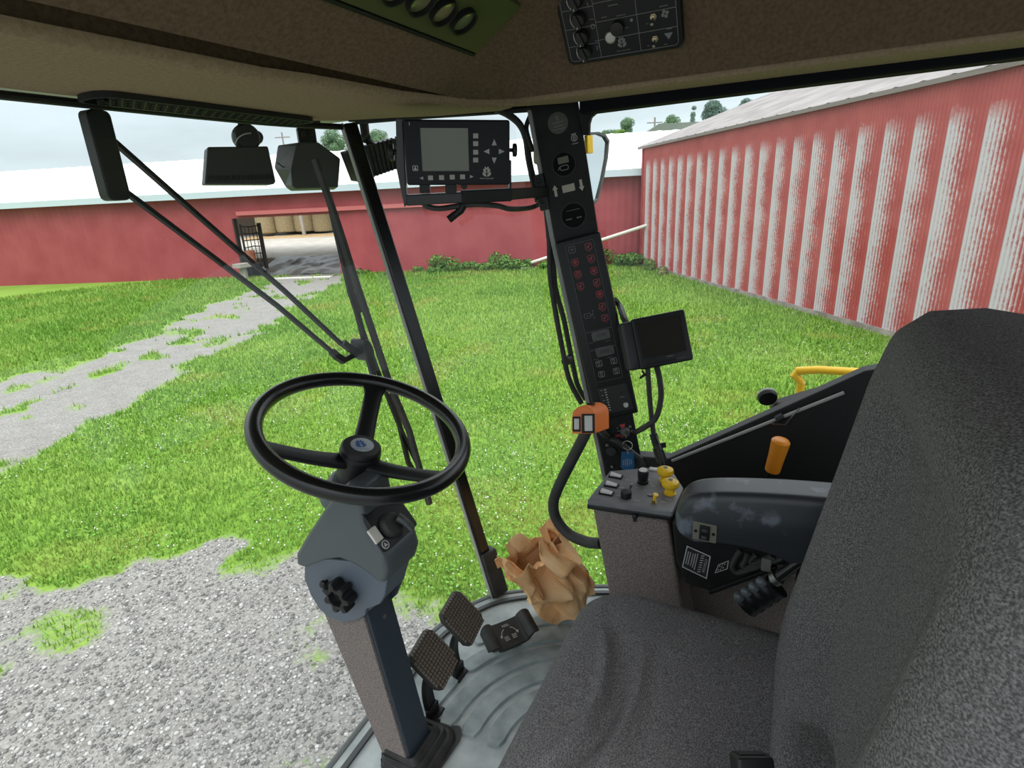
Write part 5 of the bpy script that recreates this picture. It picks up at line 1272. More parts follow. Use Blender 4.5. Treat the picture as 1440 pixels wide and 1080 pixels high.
def noise_ramp(scale, cols, detail=4, pos=None):
    n_ = N('ShaderNodeTexNoise'); n_.inputs['Scale'].default_value = scale; n_.inputs['Detail'].default_value = detail; LK(tc.outputs['Object'], n_.inputs['Vector'])
    r_ = N('ShaderNodeValToRGB'); e = r_.color_ramp.elements
    while len(e) < len(cols): e.new(.5)
    for i, c_ in enumerate(cols): e[i].position = (pos or [.3+.4*j/(len(cols)-1) for j in range(len(cols))])[i]; e[i].color = (*c_, 1)
    LK(n_.outputs['Fac'], r_.inputs[0]); return r_, n_
gr1, _ = noise_ramp(26, [(.08, .17, .02), (.16, .29, .04), (.25, .38, .07)])
gr2, _ = noise_ramp(.7, [(.14, .27, .03), (.21, .34, .055), (.27, .34, .09)])
mg = N('ShaderNodeMix', data_type='RGBA'); mg.inputs[0].default_value = .5; LK(gr1.outputs[0], mg.inputs[6]); LK(gr2.outputs[0], mg.inputs[7])
vo = N('ShaderNodeTexVoronoi'); vo.inputs['Scale'].default_value = 55; LK(tc.outputs['Object'], vo.inputs['Vector'])
vr = N('ShaderNodeValToRGB'); e = vr.color_ramp.elements; e[0].position = .0; e[0].color = (.12, .115, .105, 1); e[1].position = 1; e[1].color = (.42, .41, .39, 1); e.new(.5).color = (.22, .215, .205, 1)
LK(vo.outputs['Color'], vr.inputs[0])
dirt, _ = noise_ramp(3, [(.20, .19, .175), (.28, .27, .25)])
mg2 = N('ShaderNodeMix', data_type='RGBA'); mg2.inputs[0].default_value = .55; LK(dirt.outputs[0], mg2.inputs[6]); LK(vr.outputs[0], mg2.inputs[7])
ga_ = N('ShaderNodeAttribute', attribute_name='gravel')
nz_ = N('ShaderNodeTexNoise'); nz_.inputs['Scale'].default_value = 18; nz_.inputs['Detail'].default_value = 4; LK(tc.outputs['Object'], nz_.inputs['Vector'])
m1_ = N('ShaderNodeMath', operation='MULTIPLY_ADD'); LK(nz_.outputs['Fac'], m1_.inputs[0]); m1_.inputs[1].default_value = .8; LK(ga_.outputs['Fac'], m1_.inputs[2])
m2_ = N('ShaderNodeMapRange'); LK(m1_.outputs[0], m2_.inputs[0]); m2_.inputs[1].default_value = .70; m2_.inputs[2].default_value = 1.05
mg3 = N('ShaderNodeMix', data_type='RGBA'); LK(m2_.outputs[0], mg3.inputs[0]); LK(mg.outputs[2], mg3.inputs[6]); LK(mg2.outputs[2], mg3.inputs[7]); LK(mg3.outputs[2], bs.inputs['Base Color'])
bp_ = N('ShaderNodeBump'); bp_.inputs['Strength'].default_value = .5; bp_.inputs['Distance'].default_value = .02; LK(nz_.outputs['Fac'], bp_.inputs['Height']); LK(bp_.outputs[0], bs.inputs['Normal'])
me.materials.append(gmat); go = bpy.data.objects.new('ground', me); COL.objects.link(go); struct(go)

def scatter(name, vs, fs, k, tint, matname, label, cat):
    me = bpy.data.meshes.new(name); fast_mesh(me, vs, fs, k)
    ca = me.attributes.new('tint', 'FLOAT_COLOR', 'POINT'); ca.data.foreach_set('color', np.concatenate([tint, np.ones((len(tint), 1))], 1).astype(np.float32).ravel())
    me.materials.append(MATS[matname]); o = bpy.data.objects.new(name, me); COL.objects.link(o); tag(o, label, cat); o['kind'] = 'stuff'; return o
attr_mat('grass blade', rough=.6, translucent=.25); attr_mat('stone', rough=.9)
attr_mat('petal', rough=.8)
def wedge(n, r0, r1, half=52, pw=1.0):
    r = r0+(r1-r0)*rng.random(n)**pw; a = math.radians(63)+np.radians(half)*(2*rng.random(n)-1)
    return np.sin(a)*r, np.cos(a)*r
BWn = None
n_ = 420000
x, y = wedge(n_, 2.2, 33, pw=1.35)
g = gravel(x, y)
tall = fbm(x+40, y, .8)
keep = (g+.35*(rng.random(n_)-.5) < .33) & ~((x < 1.75) & (y < 1.7))
# keep clear of the barns: right barn wall line and back wall line
RA, RB = np.array([24.85, 6.05]), np.array([16.2, -.22]); rd = (RB-RA)/np.linalg.norm(RB-RA); rn = np.array([-rd[1], rd[0]])
if rn @ (np.zeros(2)-RA) < 0: rn = -rn
BA, BB = np.array(at(330, 391, z=0)[:2]), np.array(at(860, 373, z=0)[:2]); bd = (BB-BA)/np.linalg.norm(BB-BA); bn = np.array([-bd[1], bd[0]])
if bn @ (np.zeros(2)-BA) < 0: bn = -bn
P2 = np.stack([x, y], -1)
keep &= ((P2-RA)@rn > .1) & ((P2-BA)@bn > .1)
x, y, g = x[keep], y[keep], g[keep]; m_n = len(x); r = np.hypot(x, y)
h = (.035+.05*rng.random(m_n))*(1+.10*np.clip(r-6, 0, 20)*.5); w = (.0035+.0035*rng.random(m_n))*(1+.22*np.clip(r-4, 0, 22))
az = rng.random(m_n)*2*PI; ln = rng.random(m_n)*.9*h
z0 = (fbm(x, y, 1.3)-.5)*.03
vx = np.stack([np.stack([x-np.sin(az)*w, y+np.cos(az)*w, z0-.005], -1), np.stack([x+np.sin(az)*w, y-np.cos(az)*w, z0-.005], -1), np.stack([x+np.cos(az)*ln, y+np.sin(az)*ln, z0+h], -1)], 1).reshape(-1, 3)
mixv = np.clip(fbm(x, y, .45)*1.6-.4+.35*(rng.random(m_n)-.5), 0, 1)[:, None]; yel = (np.clip((fbm(x+11, y+5, .9)-.62)*5, 0, 1)*.7)[:, None]
c = (1-mixv)*np.array([.15, .30, .045])+mixv*np.array([.27, .42, .085]); c = c*(1-yel)+yel*np.array([.34, .36, .09])
c = c*(.75+.5*rng.random((m_n, 1)))
scatter('lawn_grass', vx, np.arange(m_n*3).reshape(-1, 3), 3, np.repeat(c, 3, 0), 'grass blade', 'short bright green grass covering the yard between the barns', 'grass')
# clover leaves and flowers
nc = 26000; x, y = wedge(nc, 2.4, 13, pw=1.1); g = gravel(x, y); keep = (g < .35) & (fbm(x-3, y+8, .7) > .42) & ~((x < 1.75) & (y < 1.7)); x, y = x[keep], y[keep]; k_n = len(x); z0 = (fbm(x, y, 1.3)-.5)*.03+.03+.03*rng.random(k_n)
s = .008+.010*rng.random(k_n); hexa = np.array([(math.cos(t), math.sin(t)) for t in np.arange(6)*PI/3])
vx = np.stack([np.stack([x+s*hx, y+s*hy, z0+.3*s*(i % 2)], -1) for i, (hx, hy) in enumerate(hexa)], 1).reshape(-1, 3)
c = np.array([.15, .33, .05])*(.7+.7*rng.random((k_n, 1)))
scatter('clover_leaves', vx, np.arange(k_n*6).reshape(-1, 6), 6, np.repeat(c, 6, 0), 'grass blade', 'round clover leaves scattered through the near lawn', 'clover')
nc = 5200; x, y = wedge(nc, 2.6, 16, pw=1.0); keep = (gravel(x, y) < .3) & (fbm(x-3, y+8, .7) > .45); x, y = x[keep], y[keep]; k_n = len(x); z0 = (fbm(x, y, 1.3)-.5)*.03+.06+.03*rng.random(k_n); s = .006+.006*rng.random(k_n)
octv = np.array([(1, 0, 0), (-1, 0, 0), (0, 1, 0), (0, -1, 0), (0, 0, 1), (0, 0, -1)]); octf = np.array([(0, 2, 4), (2, 1, 4), (1, 3, 4), (3, 0, 4), (2, 0, 5), (1, 2, 5), (3, 1, 5), (0, 3, 5)])
vx = (np.stack([x, y, z0], -1)[:, None]+octv[None]*s[:, None, None]).reshape(-1, 3); fs = (np.arange(k_n)[:, None, None]*6+octf[None]).reshape(-1, 3)
scatter('clover_flowers', vx, fs, 3, np.tile([.72, .74, .70], (k_n*6, 1)), 'petal', 'small white clover flowers dotted over the lawn', 'flowers')
# gravel stones
ns = 110000; x, y = wedge(ns, 2.0, 9, half=60, pw=1.0); g = gravel(x, y); keep = (g > .45+.4*rng.random(ns)) & ~((x < 1.6) & (y < 1.25)); x, y = x[keep], y[keep]; k_n = len(x)
s = .005+.012*rng.random(k_n)**2.6; bm = bmesh.new(); bmesh.ops.create_icosphere(bm, subdivisions=1, radius=1); iv = np.array([v.co[:] for v in bm.verts]); fi = np.array([[v.index for v in f.verts] for f in bm.faces]); bm.free()
ax = np.stack([.7+.7*rng.random(k_n), .7+.7*rng.random(k_n), .45+.4*rng.random(k_n)], -1); az = rng.random(k_n)*2*PI
jit = 1+.25*(rng.random((k_n, 12, 1))-.5)
q = iv[None]*jit*ax[:, None]*s[:, None, None]; ca_, sa_ = np.cos(az)[:, None], np.sin(az)[:, None]
qx = q[..., 0]*ca_-q[..., 1]*sa_; qy = q[..., 0]*sa_+q[..., 1]*ca_
vx = np.stack([x[:, None]+qx, y[:, None]+qy, (fbm(x, y, 1.3)-.5)[:, None]*.03+q[..., 2]+s[:, None]*.25], -1).reshape(-1, 3)
c = (.13+.36*rng.random((k_n, 1))**1.6)*np.array([1, .985, .955])
scatter('gravel_stones', vx, (np.arange(k_n)[:, None, None]*12+fi[None]).reshape(-1, 3), 3, np.repeat(c, 12, 0), 'stone', 'pale grey crushed gravel on the yard below the cab', 'gravel')

# ------------------------------------------------------------------ barn with faded stripes
UP = V(0, 0, 1)
D = V(RA[0], RA[1], 0); wd = V(rd[0], rd[1], 0); wn = V(rn[0], rn[1], 0)
EH = at(902, 208, pl=(D, wn)).z; WL = 22.
rb = thing('red_barn', 'red corrugated barn with faded white stripes on the lawn\'s far right side', 'barn', tuple(D))
def stripe_mat():
    m = bpy.data.materials.new('faded striped siding'); m.use_nodes = True; nt = m.node_tree; b = nt.nodes['Principled BSDF']; b.inputs['Roughness'].default_value = .55
    a = nt.nodes.new('ShaderNodeAttribute'); a.attribute_name = 'wall'       # x along, y up, z corrugation phase
    sp = nt.nodes.new('ShaderNodeSeparateXYZ'); nt.links.new(a.outputs['Vector'], sp.inputs[0])
    def mth(op, x, y=None, c=None):
        n_ = nt.nodes.new('ShaderNodeMath'); n_.operation = op
        for i, q in enumerate((x, y, c)):
            if q is None: continue
            if isinstance(q, (int, float)): n_.inputs[i].default_value = q
            else: nt.links.new(q, n_.inputs[i])
        return n_.outputs[0]
    tc = nt.nodes.new('ShaderNodeTexCoord'); nz = nt.nodes.new('ShaderNodeTexNoise'); nz.inputs['Scale'].default_value = 1.6; nz.inputs['Detail'].default_value = 6; nt.links.new(tc.outputs['Object'], nz.inputs['Vector'])
    nz2 = nt.nodes.new('ShaderNodeTexNoise'); nz2.inputs['Scale'].default_value = 16; nz2.inputs['Detail'].default_value = 3; nt.links.new(tc.outputs['Object'], nz2.inputs['Vector'])
    ph = mth('FRACT', mth('DIVIDE', sp.outputs[0], STP))
    ridge = mth('MULTIPLY', sp.outputs[2], .22)
    lim = mth('ADD', .36, mth('MULTIPLY', nz.outputs['Fac'], .60))
    fade = mth('ADD', mth('SUBTRACT', lim, ph), mth('ADD', ridge, mth('MULTIPLY', mth('SUBTRACT', nz2.outputs['Fac'], .5), .7)))
    on = mth('MULTIPLY', fade, 2.6)
    edge = mth('MULTIPLY', mth('SUBTRACT', ph, .03), 40)
    topf = mth('MULTIPLY', mth('SUBTRACT', mth('SUBTRACT', EH-.32, sp.outputs[1]), mth('MULTIPLY', nz2.outputs['Fac'], .35)), 3.0)
    cl = lambda q: (lambda n_: n_)(mth('MINIMUM', mth('MAXIMUM', q, 0.), 1.))
    fac = mth('MULTIPLY', mth('MULTIPLY', cl(on), cl(edge)), mth('MULTIPLY', cl(topf), .9))
    mx = nt.nodes.new('ShaderNodeMix'); mx.data_type = 'RGBA'; nt.links.new(fac, mx.inputs[0])
    rr = nt.nodes.new('ShaderNodeValToRGB'); e = rr.color_ramp.elements; e[0].position = .3; e[1].position = .7; e[0].color = (.40, .062, .058, 1); e[1].color = (.50, .10, .09, 1); nt.links.new(nz.outputs['Fac'], rr.inputs[0])
    nt.links.new(rr.outputs[0], mx.inputs[6]); mx.inputs[7].default_value = (.60, .58, .62, 1); nt.links.new(mx.outputs[2], b.inputs['Base Color']); return m
# stripe spacing measured along the wall at eave height
sv = [(at(px_, 240, pl=(D, wn))-D).dot(wd) for px_ in (908, 1045)]
STP = (sv[1]-sv[0])/10.0
S0 = sv[0]
cor = STP/9; step = cor/6; ncol = int(WL/step)
i_ = np.arange(ncol+1); s_ = i_*step; ph_ = np.sin(2*PI*s_/cor); off = .014*ph_
lv_ = np.linspace(.12, EH, 4)
vs = []; wa = []
for z_ in lv_:
    for s1, o_, p1 in zip(s_, off, ph_):
        p = wd*s1+wn*o_; vs.append((p.x, p.y, z_)); wa.append((s1-S0+STP*40, z_, p1))
nl = ncol+1; idx = np.arange(nl*len(lv_)).reshape(len(lv_), nl)
fq = np.stack([idx[:-1, :-1], idx[:-1, 1:], idx[1:, 1:], idx[1:, :-1]], -1).reshape(-1, 4)
me = bpy.data.meshes.new('striped_wall'); fast_mesh(me, np.array(vs), fq, 4); q = me.attributes.new('wall', 'FLOAT_VECTOR', 'POINT'); q.data.foreach_set('vector', np.array(wa, np.float32).ravel())
me.materials.append(stripe_mat()); o = bpy.data.objects.new('striped_wall', me); COL.objects.link(o); o.parent = rb; o['label'] = 'red corrugated siding with faded white stripes'
rb['org'] = tuple(D)
def wp(s1, z_, o_=0.): return D+wd*s1+wn*o_+UP*z_
# roof: pitch from the rake line in the photo
rk_ = at(1060, 144, pl=(D, wd)); rel = rk_-D; run = -rel.dot(wn); pitch = (rk_.z-EH)/run
half = 8.5
RM = mat('weathered roof sheet', (.24, .22, .215), .7, c2=(.32, .30, .295), scale=1.2, detail=5, spec=.1)
b = MB(); 
ov = .12
cr_n = int(WL/.6)
R0, R1 = [], []
ss = [(-.35+ (WL+.7)*i/(cr_n*4)) for i in range(cr_n*4+1)]
for i, s1 in enumerate(ss):
    dz = .025 if i % 4 == 0 else 0
    R0.append(wp(s1, EH-ov*pitch+.06+dz, ov)); R1.append(wp(s1, EH+half*pitch+.06+dz, -half))
b.loft([R0, R1], closed=False, cap=False)
b.loft([R1, [wp(s1, EH-.2, -2*half) for s1 in ss]], closed=False, cap=False)
b.build('roof', RM, rb, smooth=0, fix=False)
b = MB(); b.loft([[wp(-.35, EH-ov*pitch-.02, ov), wp(-.35, EH-ov*pitch+.07, ov), wp(-.35, EH-ov*pitch+.07, ov-.04), wp(-.35, EH-ov*pitch-.02, ov-.04)], [wp(WL, EH-ov*pitch-.02, ov), wp(WL, EH-ov*pitch+.07, ov), wp(WL, EH-ov*pitch+.07, ov-.04), wp(WL, EH-ov*pitch-.02, ov-.04)]]); b.build('eave_board', mat('eave grey', (.22, .18, .17), .7), rb, smooth=0)
REDW = mat('red siding', (.36, .055, .062), .6, c2=(.43, .085, .085), scale=1.5, detail=5)
b = MB(); b.add([wp(0, .1), wp(0, EH), wp(0, EH+half*pitch, -half), wp(0, EH, -2*half), wp(0, .1, -2*half)], [(0, 1, 2, 3, 4)]); b.build('gable_wall', REDW, rb, smooth=0, fix=False)
b = MB(); b.bar(wp(0, .1, .02), wp(0, EH, .02), .10, .06, wd); b.build('corner_trim', REDW, rb, smooth=0)
b = MB(); b.loft([[wp(-.05, -.05, .05), wp(-.05, .13, .03), wp(-.05, .13, -.1), wp(-.05, -.05, -.1)], [wp(WL, -.05, .05), wp(WL, .13, .03), wp(WL, .13, -.1), wp(WL, -.05, -.1)]]); b.build('foundation', mat('grey stone base', (.20, .17, .15), .9, c2=(.34, .30, .27), scale=3), rb, smooth=0)

# ------------------------------------------------------------------ long barn across the lawn
B0v = V(BA[0], BA[1], 0); Bd = V(bd[0], bd[1], 0); Bn = V(bn[0], bn[1], 0)
lbn = thing('long_barn', 'long low red barn with a white metal roof behind the lawn', 'barn', tuple(B0v)); lbn['org'] = tuple(B0v)
bw = lambda px_, py_: (lambda p: ((p-B0v).dot(Bd), p.z))(at(px_, py_, pl=(B0v, Bn)))
bp = lambda s1, z_, o_=0.: B0v+Bd*s1+Bn*o_+UP*z_
EH2 = (bw(600, 256)[1]+bw(860, 245)[1])/2
sL, sR = bw(344, 385)[0], bw(480, 385)[0]; zD = bw(420, 303)[1]
s0, s1_ = -22., 22.
def wallpiece(name, a, c, z0, z1, ribs=True, m=None):
    b = MB(); n_ = max(2, int((c-a)/.075)); lo, hi = [], []
    for i in range(n_+1):
        s_q = a+(c-a)*i/n_; o_ = .012*(1 if i % 4 < 2 else 0)
        lo.append(bp(s_q, z0, o_)); hi.append(bp(s_q, z1, o_))
    b.loft([lo, hi], closed=False, cap=False); return b.build(name, m or REDW, lbn, smooth=0, fix=False)
REDB = mat('red barn paint', (.29, .044, .054), .55, c2=(.35, .065, .075), scale=.9, detail=5)
wallpiece('wall_panel', s0, sL, 0, EH2, m=REDB); wallpiece('wall_panel', sR, s1_, 0, EH2, m=REDB); wallpiece('wall_panel', sL, sR, zD, EH2, m=REDB)
zr, = [bw(450, 297)[1]]
b = MB(); a_ = bw(334, 299); c_ = bw(600, 289); zz_ = (a_[1]+c_[1])/2
b.loft([[bp(a_[0], zz_-.09, .02), bp(a_[0], zz_+.09, .02), bp(a_[0], zz_+.09, .16), bp(a_[0], zz_-.09, .16)], [bp(c_[0]+3, zz_-.09, .02), bp(c_[0]+3, zz_+.09, .02), bp(c_[0]+3, zz_+.09, .16), bp(c_[0]+3, zz_-.09, .16)]]); b.build('door_rail', mat('pink red rail', (.50, .13, .13), .5), lbn, smooth=0)
WR_ = mat('white metal roof', (.86, .88, .88), .35)
zro = bw(740, 190)[1]
pr = at(740, 190, d=1)-CAM
# roof plane rises away from the eave; ridge set so that its top edge meets the sky where the photo shows it
def ridge_z(w):
    return at(850, 189, pl=(B0v-Bn*w, Bn)).z
wR = 3.2; zR = ridge_z(wR)
b = MB(); n_ = 60; E0, E1 = [], []
for i in range(n_*4+1):
    s_q = s0+(s1_-s0)*i/(n_*4); dz = .03 if i % 4 == 0 else 0
    E0.append(bp(s_q, EH2+.10+dz, .40)); E1.append(bp(s_q, zR+dz, -wR))
b.loft([E0, E1], closed=False, cap=False); b.loft([E1, [bp(s0+(s1_-s0)*i/(n_*4), EH2+.1, -2*wR-.4) for i in range(n_*4+1)]], closed=False, cap=False); b.build('roof', WR_, lbn, smooth=0, fix=False)
b = MB(); b.loft([[bp(s0, EH2-.16, .42), bp(s0, EH2+.12, .42), bp(s0, EH2+.12, .36), bp(s0, EH2-.16, .36)], [bp(s1_, EH2-.16, .42), bp(s1_, EH2+.12, .42), bp(s1_, EH2+.12, .36), bp(s1_, EH2-.16, .36)]]); b.build('gutter', mat('pale blue gutter', (.52, .60, .66), .4), lbn, smooth=0)
b = MB(); b.loft([[bp(sL-.08, 0, .05), bp(sL, 0, .05), bp(sL, 0, -.2), bp(sL-.08, 0, -.2)], [bp(sL-.08, zD, .05), bp(sL, zD, .05), bp(sL, zD, -.2), bp(sL-.08, zD, -.2)]]); b.build('door_jamb', mat('dark wood', (.03, .022, .018), .8), lbn, smooth=0)
b = MB(); b.add([bp(sR, 0), bp(sR, EH2), bp(sR, EH2, -2*wR), bp(sR, 0, -2*wR)], [(0, 1, 2, 3)]); b.add([bp(sL-7, 0), bp(sL-7, EH2), bp(sL-7, EH2, -2*wR), bp(sL-7, 0, -2*wR)], [(0, 1, 2, 3)]); b.build('inner_wall', mat('old boards', (.16, .12, .09), .85), lbn, smooth=0, fix=False)
# pale bedding floor inside, seen through the doorway
b = MB(); yz_ = lambda o_: .62+.034*(-o_-3.2); b.loft([[bp(sL-30, yz_(-3.2)-.7, -3.2), bp(sL-30, yz_(-3.2), -3.2), bp(sL-30, yz_(-24), -24), bp(sL-30, yz_(-40), -40)], [bp(sR+4, yz_(-3.2)-.7, -3.2), bp(sR+4, yz_(-3.2), -3.2), bp(sR+4, yz_(-24), -24), bp(sR+4, yz_(-40), -40)]], closed=False, cap=False); struct(b.build('floor_yard', mat('pale concrete', (.40, .37, .33), .8, c2=(.50, .47, .42), scale=1.5, detail=6), smooth=0, fix=False))
b = MB(); b.wbox(0, 1, 0, 1, 0, 1)
# threshold strip and muddy ramp
b = MB(); t0_, t1_ = at(378, 392, z=.03), at(466, 389, z=.03); b.bar(t0_, t1_, .35, .05, Bn); tag(b.build('threshold_slab', mat('white concrete', (.62, .60, .56), .8), smooth=0), 'pale concrete strip on the ground before the open doorway', 'slab')
mdm = mat('wet mud', (.075, .068, .06), .5, c2=(.14, .13, .115), scale=2.5, detail=6)
b = MB(); mp_ = [bp(sL+.1, .02, .9), bp(sR-.1, .02, .9), bp(sR-.1, .02, -2.2), bp(sL+.1, .02, -2.2)]; b.add(mp_, [(0, 1, 2, 3)]); struct(b.build('ground_mud', mdm, smooth=0, fix=False))
# dark plastic heap in the doorway
b = MB(); nu_, nv_ = 36, 14; rows = []
for j in range(nv_+1):
    row = []
    for i in range(nu_+1):
        s_q = sL+.05+(sR-sL-.1)*i/nu_; o_ = -.3-3.0*j/nv_; e_ = .35+.65*math.sin(PI*i/nu_)**.5*math.sin(PI*j/nv_)**.7
        row.append(bp(s_q, .02+.62*j/nv_+e_*(.05+.16*noise.noise(V(s_q*.9, o_*.9, 0))+.09*noise.noise(V(s_q*3, o_*3, 4))), o_))
    rows.append(row)
b.loft(rows, closed=False, cap=False); tag(b.build('silage_sheet', mat('black sheeting', (.045, .044, .045), .35, c2=(.10, .098, .095), scale=2.2), smooth=60, fix=False), 'crumpled dark plastic sheet heaped across the barn doorway', 'plastic sheet')
# hay bales and post beyond
HAY = mat('hay', (.30, .235, .13), .9, c2=(.42, .345, .21), scale=9, detail=5, bump=.5, bscale=30)
def bale(px_, py_, label, first=None, lift=0.):
    gp_ = at(px_, py_, d=44.); gl_ = gp_.z
    if first is None:
        root = MB(); f_ = Fr((gp_.x, gp_.y, gl_), (1, 0, 0), (0, 1, 0)); rings = []
        root.lathe(f_, 0, 0, [(.68, 0), (.75, .06), (.79, .35), (.79, 1.15), (.75, 1.44), (.68, 1.52), (.2, 1.53)], 36)
        return tag(root.build('hay_bale', HAY), label, 'hay bale', 'round hay bales in the barn')
    o = first.copy(); COL.objects.link(o); o.location = (gp_.x, gp_.y, gl_+lift); o['label'] = label; return o
b1_ = bale(377, 328, 'round hay bale nearest the doorway gate')
bale(404, 326, 'round hay bale midway between gate and wooden post', b1_); bale(430, 325, 'round hay bale half hidden behind the wooden post', b1_); bale(456, 325, 'round hay bale beside the wiper blade past the wooden post', b1_)
pp_ = at(428, 330, d=42.); b = MB(); b.bar(pp_, pp_+V(-.1, .0, 2.4), .20, .20, Bd); tag(b.build('barn_post', mat('grey post wood', (.36, .33, .29), .85), smooth=0), 'weathered wooden post standing before the hay bales', 'post')
b = MB(); sp_ = at(430, 327, z=.05)
for i in range(1): pass
rows = []
for j in range(7):
    row = []
    for i in range(31):
        s_q = (pp_-B0v).dot(Bd)-4.5+8.0*i/30; o_ = (pp_-B0v).dot(Bn)+1.2-2.6*j/6
        row.append(bp(s_q, yz_(o_)-.02+.16*math.sin(PI*j/6)*(.6+.5*noise.noise(V(s_q*2, j*.7, 2))), o_))
    rows.append(row)
b.loft(rows, closed=False, cap=False); o = b.build('loose_hay', mat('straw', (.42, .27, .13), .9, c2=(.52, .36, .19), scale=8), smooth=60, fix=False); tag(o, 'strip of loose orange brown hay on the floor before the bales', 'hay'); o['kind'] = 'stuff'
# open shed over the bales
hs = thing('hay_shed', 'dark open shed sheltering the hay bales beyond the barn doorway', 'shed', tuple(at(410, 326, d=45)))
hs['org'] = tuple(hs.location)
hc = at(408, 326, d=44)-Bn*1.6; hd = -((hc-B0v).dot(Bn)); hs_ = (hc-B0v).dot(Bd)
b = MB(); b.loft([[bp(hs_-12, z_, -hd) for z_ in (.5, 4.6)]+[bp(hs_-12, z_, -hd-.2) for z_ in (4.6, 0)], [bp(hs_+9, z_, -hd) for z_ in (0, 4.6)]+[bp(hs_+9, z_, -hd-.2) for z_ in (4.6, 0)]]); b.build('back_wall', mat('old boards', (.16, .12, .09), .85), hs, smooth=0)
b = MB(); b.loft([[bp(hs_-12, 4.6, -hd-.3), bp(hs_-12, 4.7, -hd-.3), bp(hs_-12, 4.3, -hd+3.6), bp(hs_-12, 4.2, -hd+3.6)], [bp(hs_+9, 4.6, -hd-.3), bp(hs_+9, 4.7, -hd-.3), bp(hs_+9, 4.3, -hd+3.6), bp(hs_+9, 4.2, -hd+3.6)]]); b.build('roof', MATS['shed roof'] if 'shed roof' in MATS else mat('shed roof', (.17, .19, .18), .7), hs, smooth=0)
# iron gate with a barrel at the left jamb
gt = at(357, 372, pl=(B0v-Bn*.4, Bn)); g_s = (gt-B0v).dot(Bd)
gate = thing('iron_gate', 'rusty black iron gate swung open inside the barn doorway', 'gate', tuple(bp(sL+.1, 0, -.4)))
gp0, gp1 = bp(sL+.10, 0, -.25), bp(sL+.50, 0, -1.2); gu = (gp1-gp0)
IRON = mat('rusty iron', (.02, .016, .014), .6)
b = MB(); b.tube([gp0+UP*.5, gp0+UP*2.5], .05, 8); b.tube([gp1+UP*.3, gp1+UP*2.5], .10, 8); b.build('upright', IRON, gate)
for k in range(6):
    b = MB(); z_ = .7+.34*k; b.tube([gp0+UP*z_, gp0.lerp(gp1, .5)+UP*(z_+.06*math.sin(k)), gp1+UP*z_], .025, 6); b.build('rail', IRON, gate)
for k in range(1, 5):
    b = MB(); p_ = gp0.lerp(gp1, k/5); b.tube([p_+UP*.6, p_+UP*2.4], .02, 6); b.build('bar', IRON, gate)
bl_ = gp0.lerp(gp1, .45)+Bn*.35; b = MB(); b.wbox(bl_.x-.3, bl_.x+.3, bl_.y-.3, bl_.y+.3, .0, .62); tag(b.build('black_crate', BLK2, smooth=0, bevel=.02), 'black crate on the ground under the rusty barrel', 'crate')
b = MB(); b.lathe(Fr((bl_.x, bl_.y, .62), (1, 0, 0), (0, 1, 0)), 0, 0, [(.22, 0), (.24, .05), (.23, .3), (.24, .45), (.23, .62), (.21, .64)], 22); tag(b.build('rusty_barrel', mat('rust', (.20, .065, .035), .75, c2=(.30, .12, .07), scale=6), smooth=40), 'small rust brown barrel on a black crate by the gate', 'barrel')
bk_ = at(345, 394, z=0); b = MB(); b.bar(V(bk_.x, bk_.y, 0), V(bk_.x, bk_.y, .65), .24, .22, Bd); q_ = at(338, 378, z=.7); b.wbox(bk_.x-.35, bk_.x+.3, bk_.y-.25, bk_.y+.25, .6, .78); tag(b.build('concrete_block', mat('grey block', (.33, .31, .28), .9), smooth=0), 'grey block post on the grass left of the barn doorway', 'block')
# white pole leaning along the wall
w0, w1 = at(733, 374, z=.12), at(900, 320, pl=(B0v+Bn*1.0, Bn))
pole = MB(); pole.tube([w0, w1+(w1-w0)*.06], .075, 12); tag(pole.build('leaning_pole', mat('white pipe', (.70, .66, .60), .5)), 'long white pole leaning up along the red barn wall', 'pole')
b = MB(); e0_ = at(733, 379, z=.08); b.bar(e0_, e0_+V(.35, -.25, .0), .16, .1, (0, 0, 1)); tag(b.build('pole_foot', mat('grey foot', (.5, .5, .47), .6), smooth=0), 'pale block at the lower end of the white pole', 'block')

# ------------------------------------------------------------------ plants and trees
attr_mat('leaf', rough=.6, translucent=.2)
def foliage(name, blobs, n_, leaf, cols, parent=None, flat=.8):
    vs, ts = [], []
    B_ = np.array([(*p, r_) for p, r_ in blobs]); wts = B_[:, 3]**2; wts /= wts.sum()
    k = rng.choice(len(B_), n_, p=wts); d = rng.normal(size=(n_, 3)); d /= np.linalg.norm(d, axis=1)[:, None]
    rad = B_[k, 3]*(.55+.5*rng.random(n_)**.5); c_ = B_[k, :3]+d*rad[:, None]*np.array([1, 1, flat])
    u_ = rng.normal(size=(n_, 3)); u_ -= d*(u_*d).sum(1)[:, None]*.6; u_ /= np.linalg.norm(u_, axis=1)[:, None]; v_ = np.cross(d, u_); v_ /= np.linalg.norm(v_, axis=1)[:, None]+1e-9
    s = (leaf*(.6+.8*rng.random(n_)))[:, None]
    vx = np.stack([c_-u_*s, c_+v_*s*.55, c_+u_*s, c_-v_*s*.55], 1).reshape(-1, 3)
    t = rng.random((n_, 1)); col = (1-t)*np.array(cols[0])+t*np.array(cols[1])
    me = bpy.data.meshes.new(name); org = np.array(parent['org']) if parent else np.zeros(3)
    fast_mesh(me, vx-org, np.arange(n_*4).reshape(-1, 4), 4); ca = me.attributes.new('tint', 'FLOAT_COLOR', 'POINT'); ca.data.foreach_set('color', np.concatenate([np.repeat(col, 4, 0), np.ones((n_*4, 1))], 1).astype(np.float32).ravel())
    me.materials.append(MATS['leaf']); o = bpy.data.objects.new(name, me); COL.objects.link(o)
    if parent: o.parent = parent
    return o
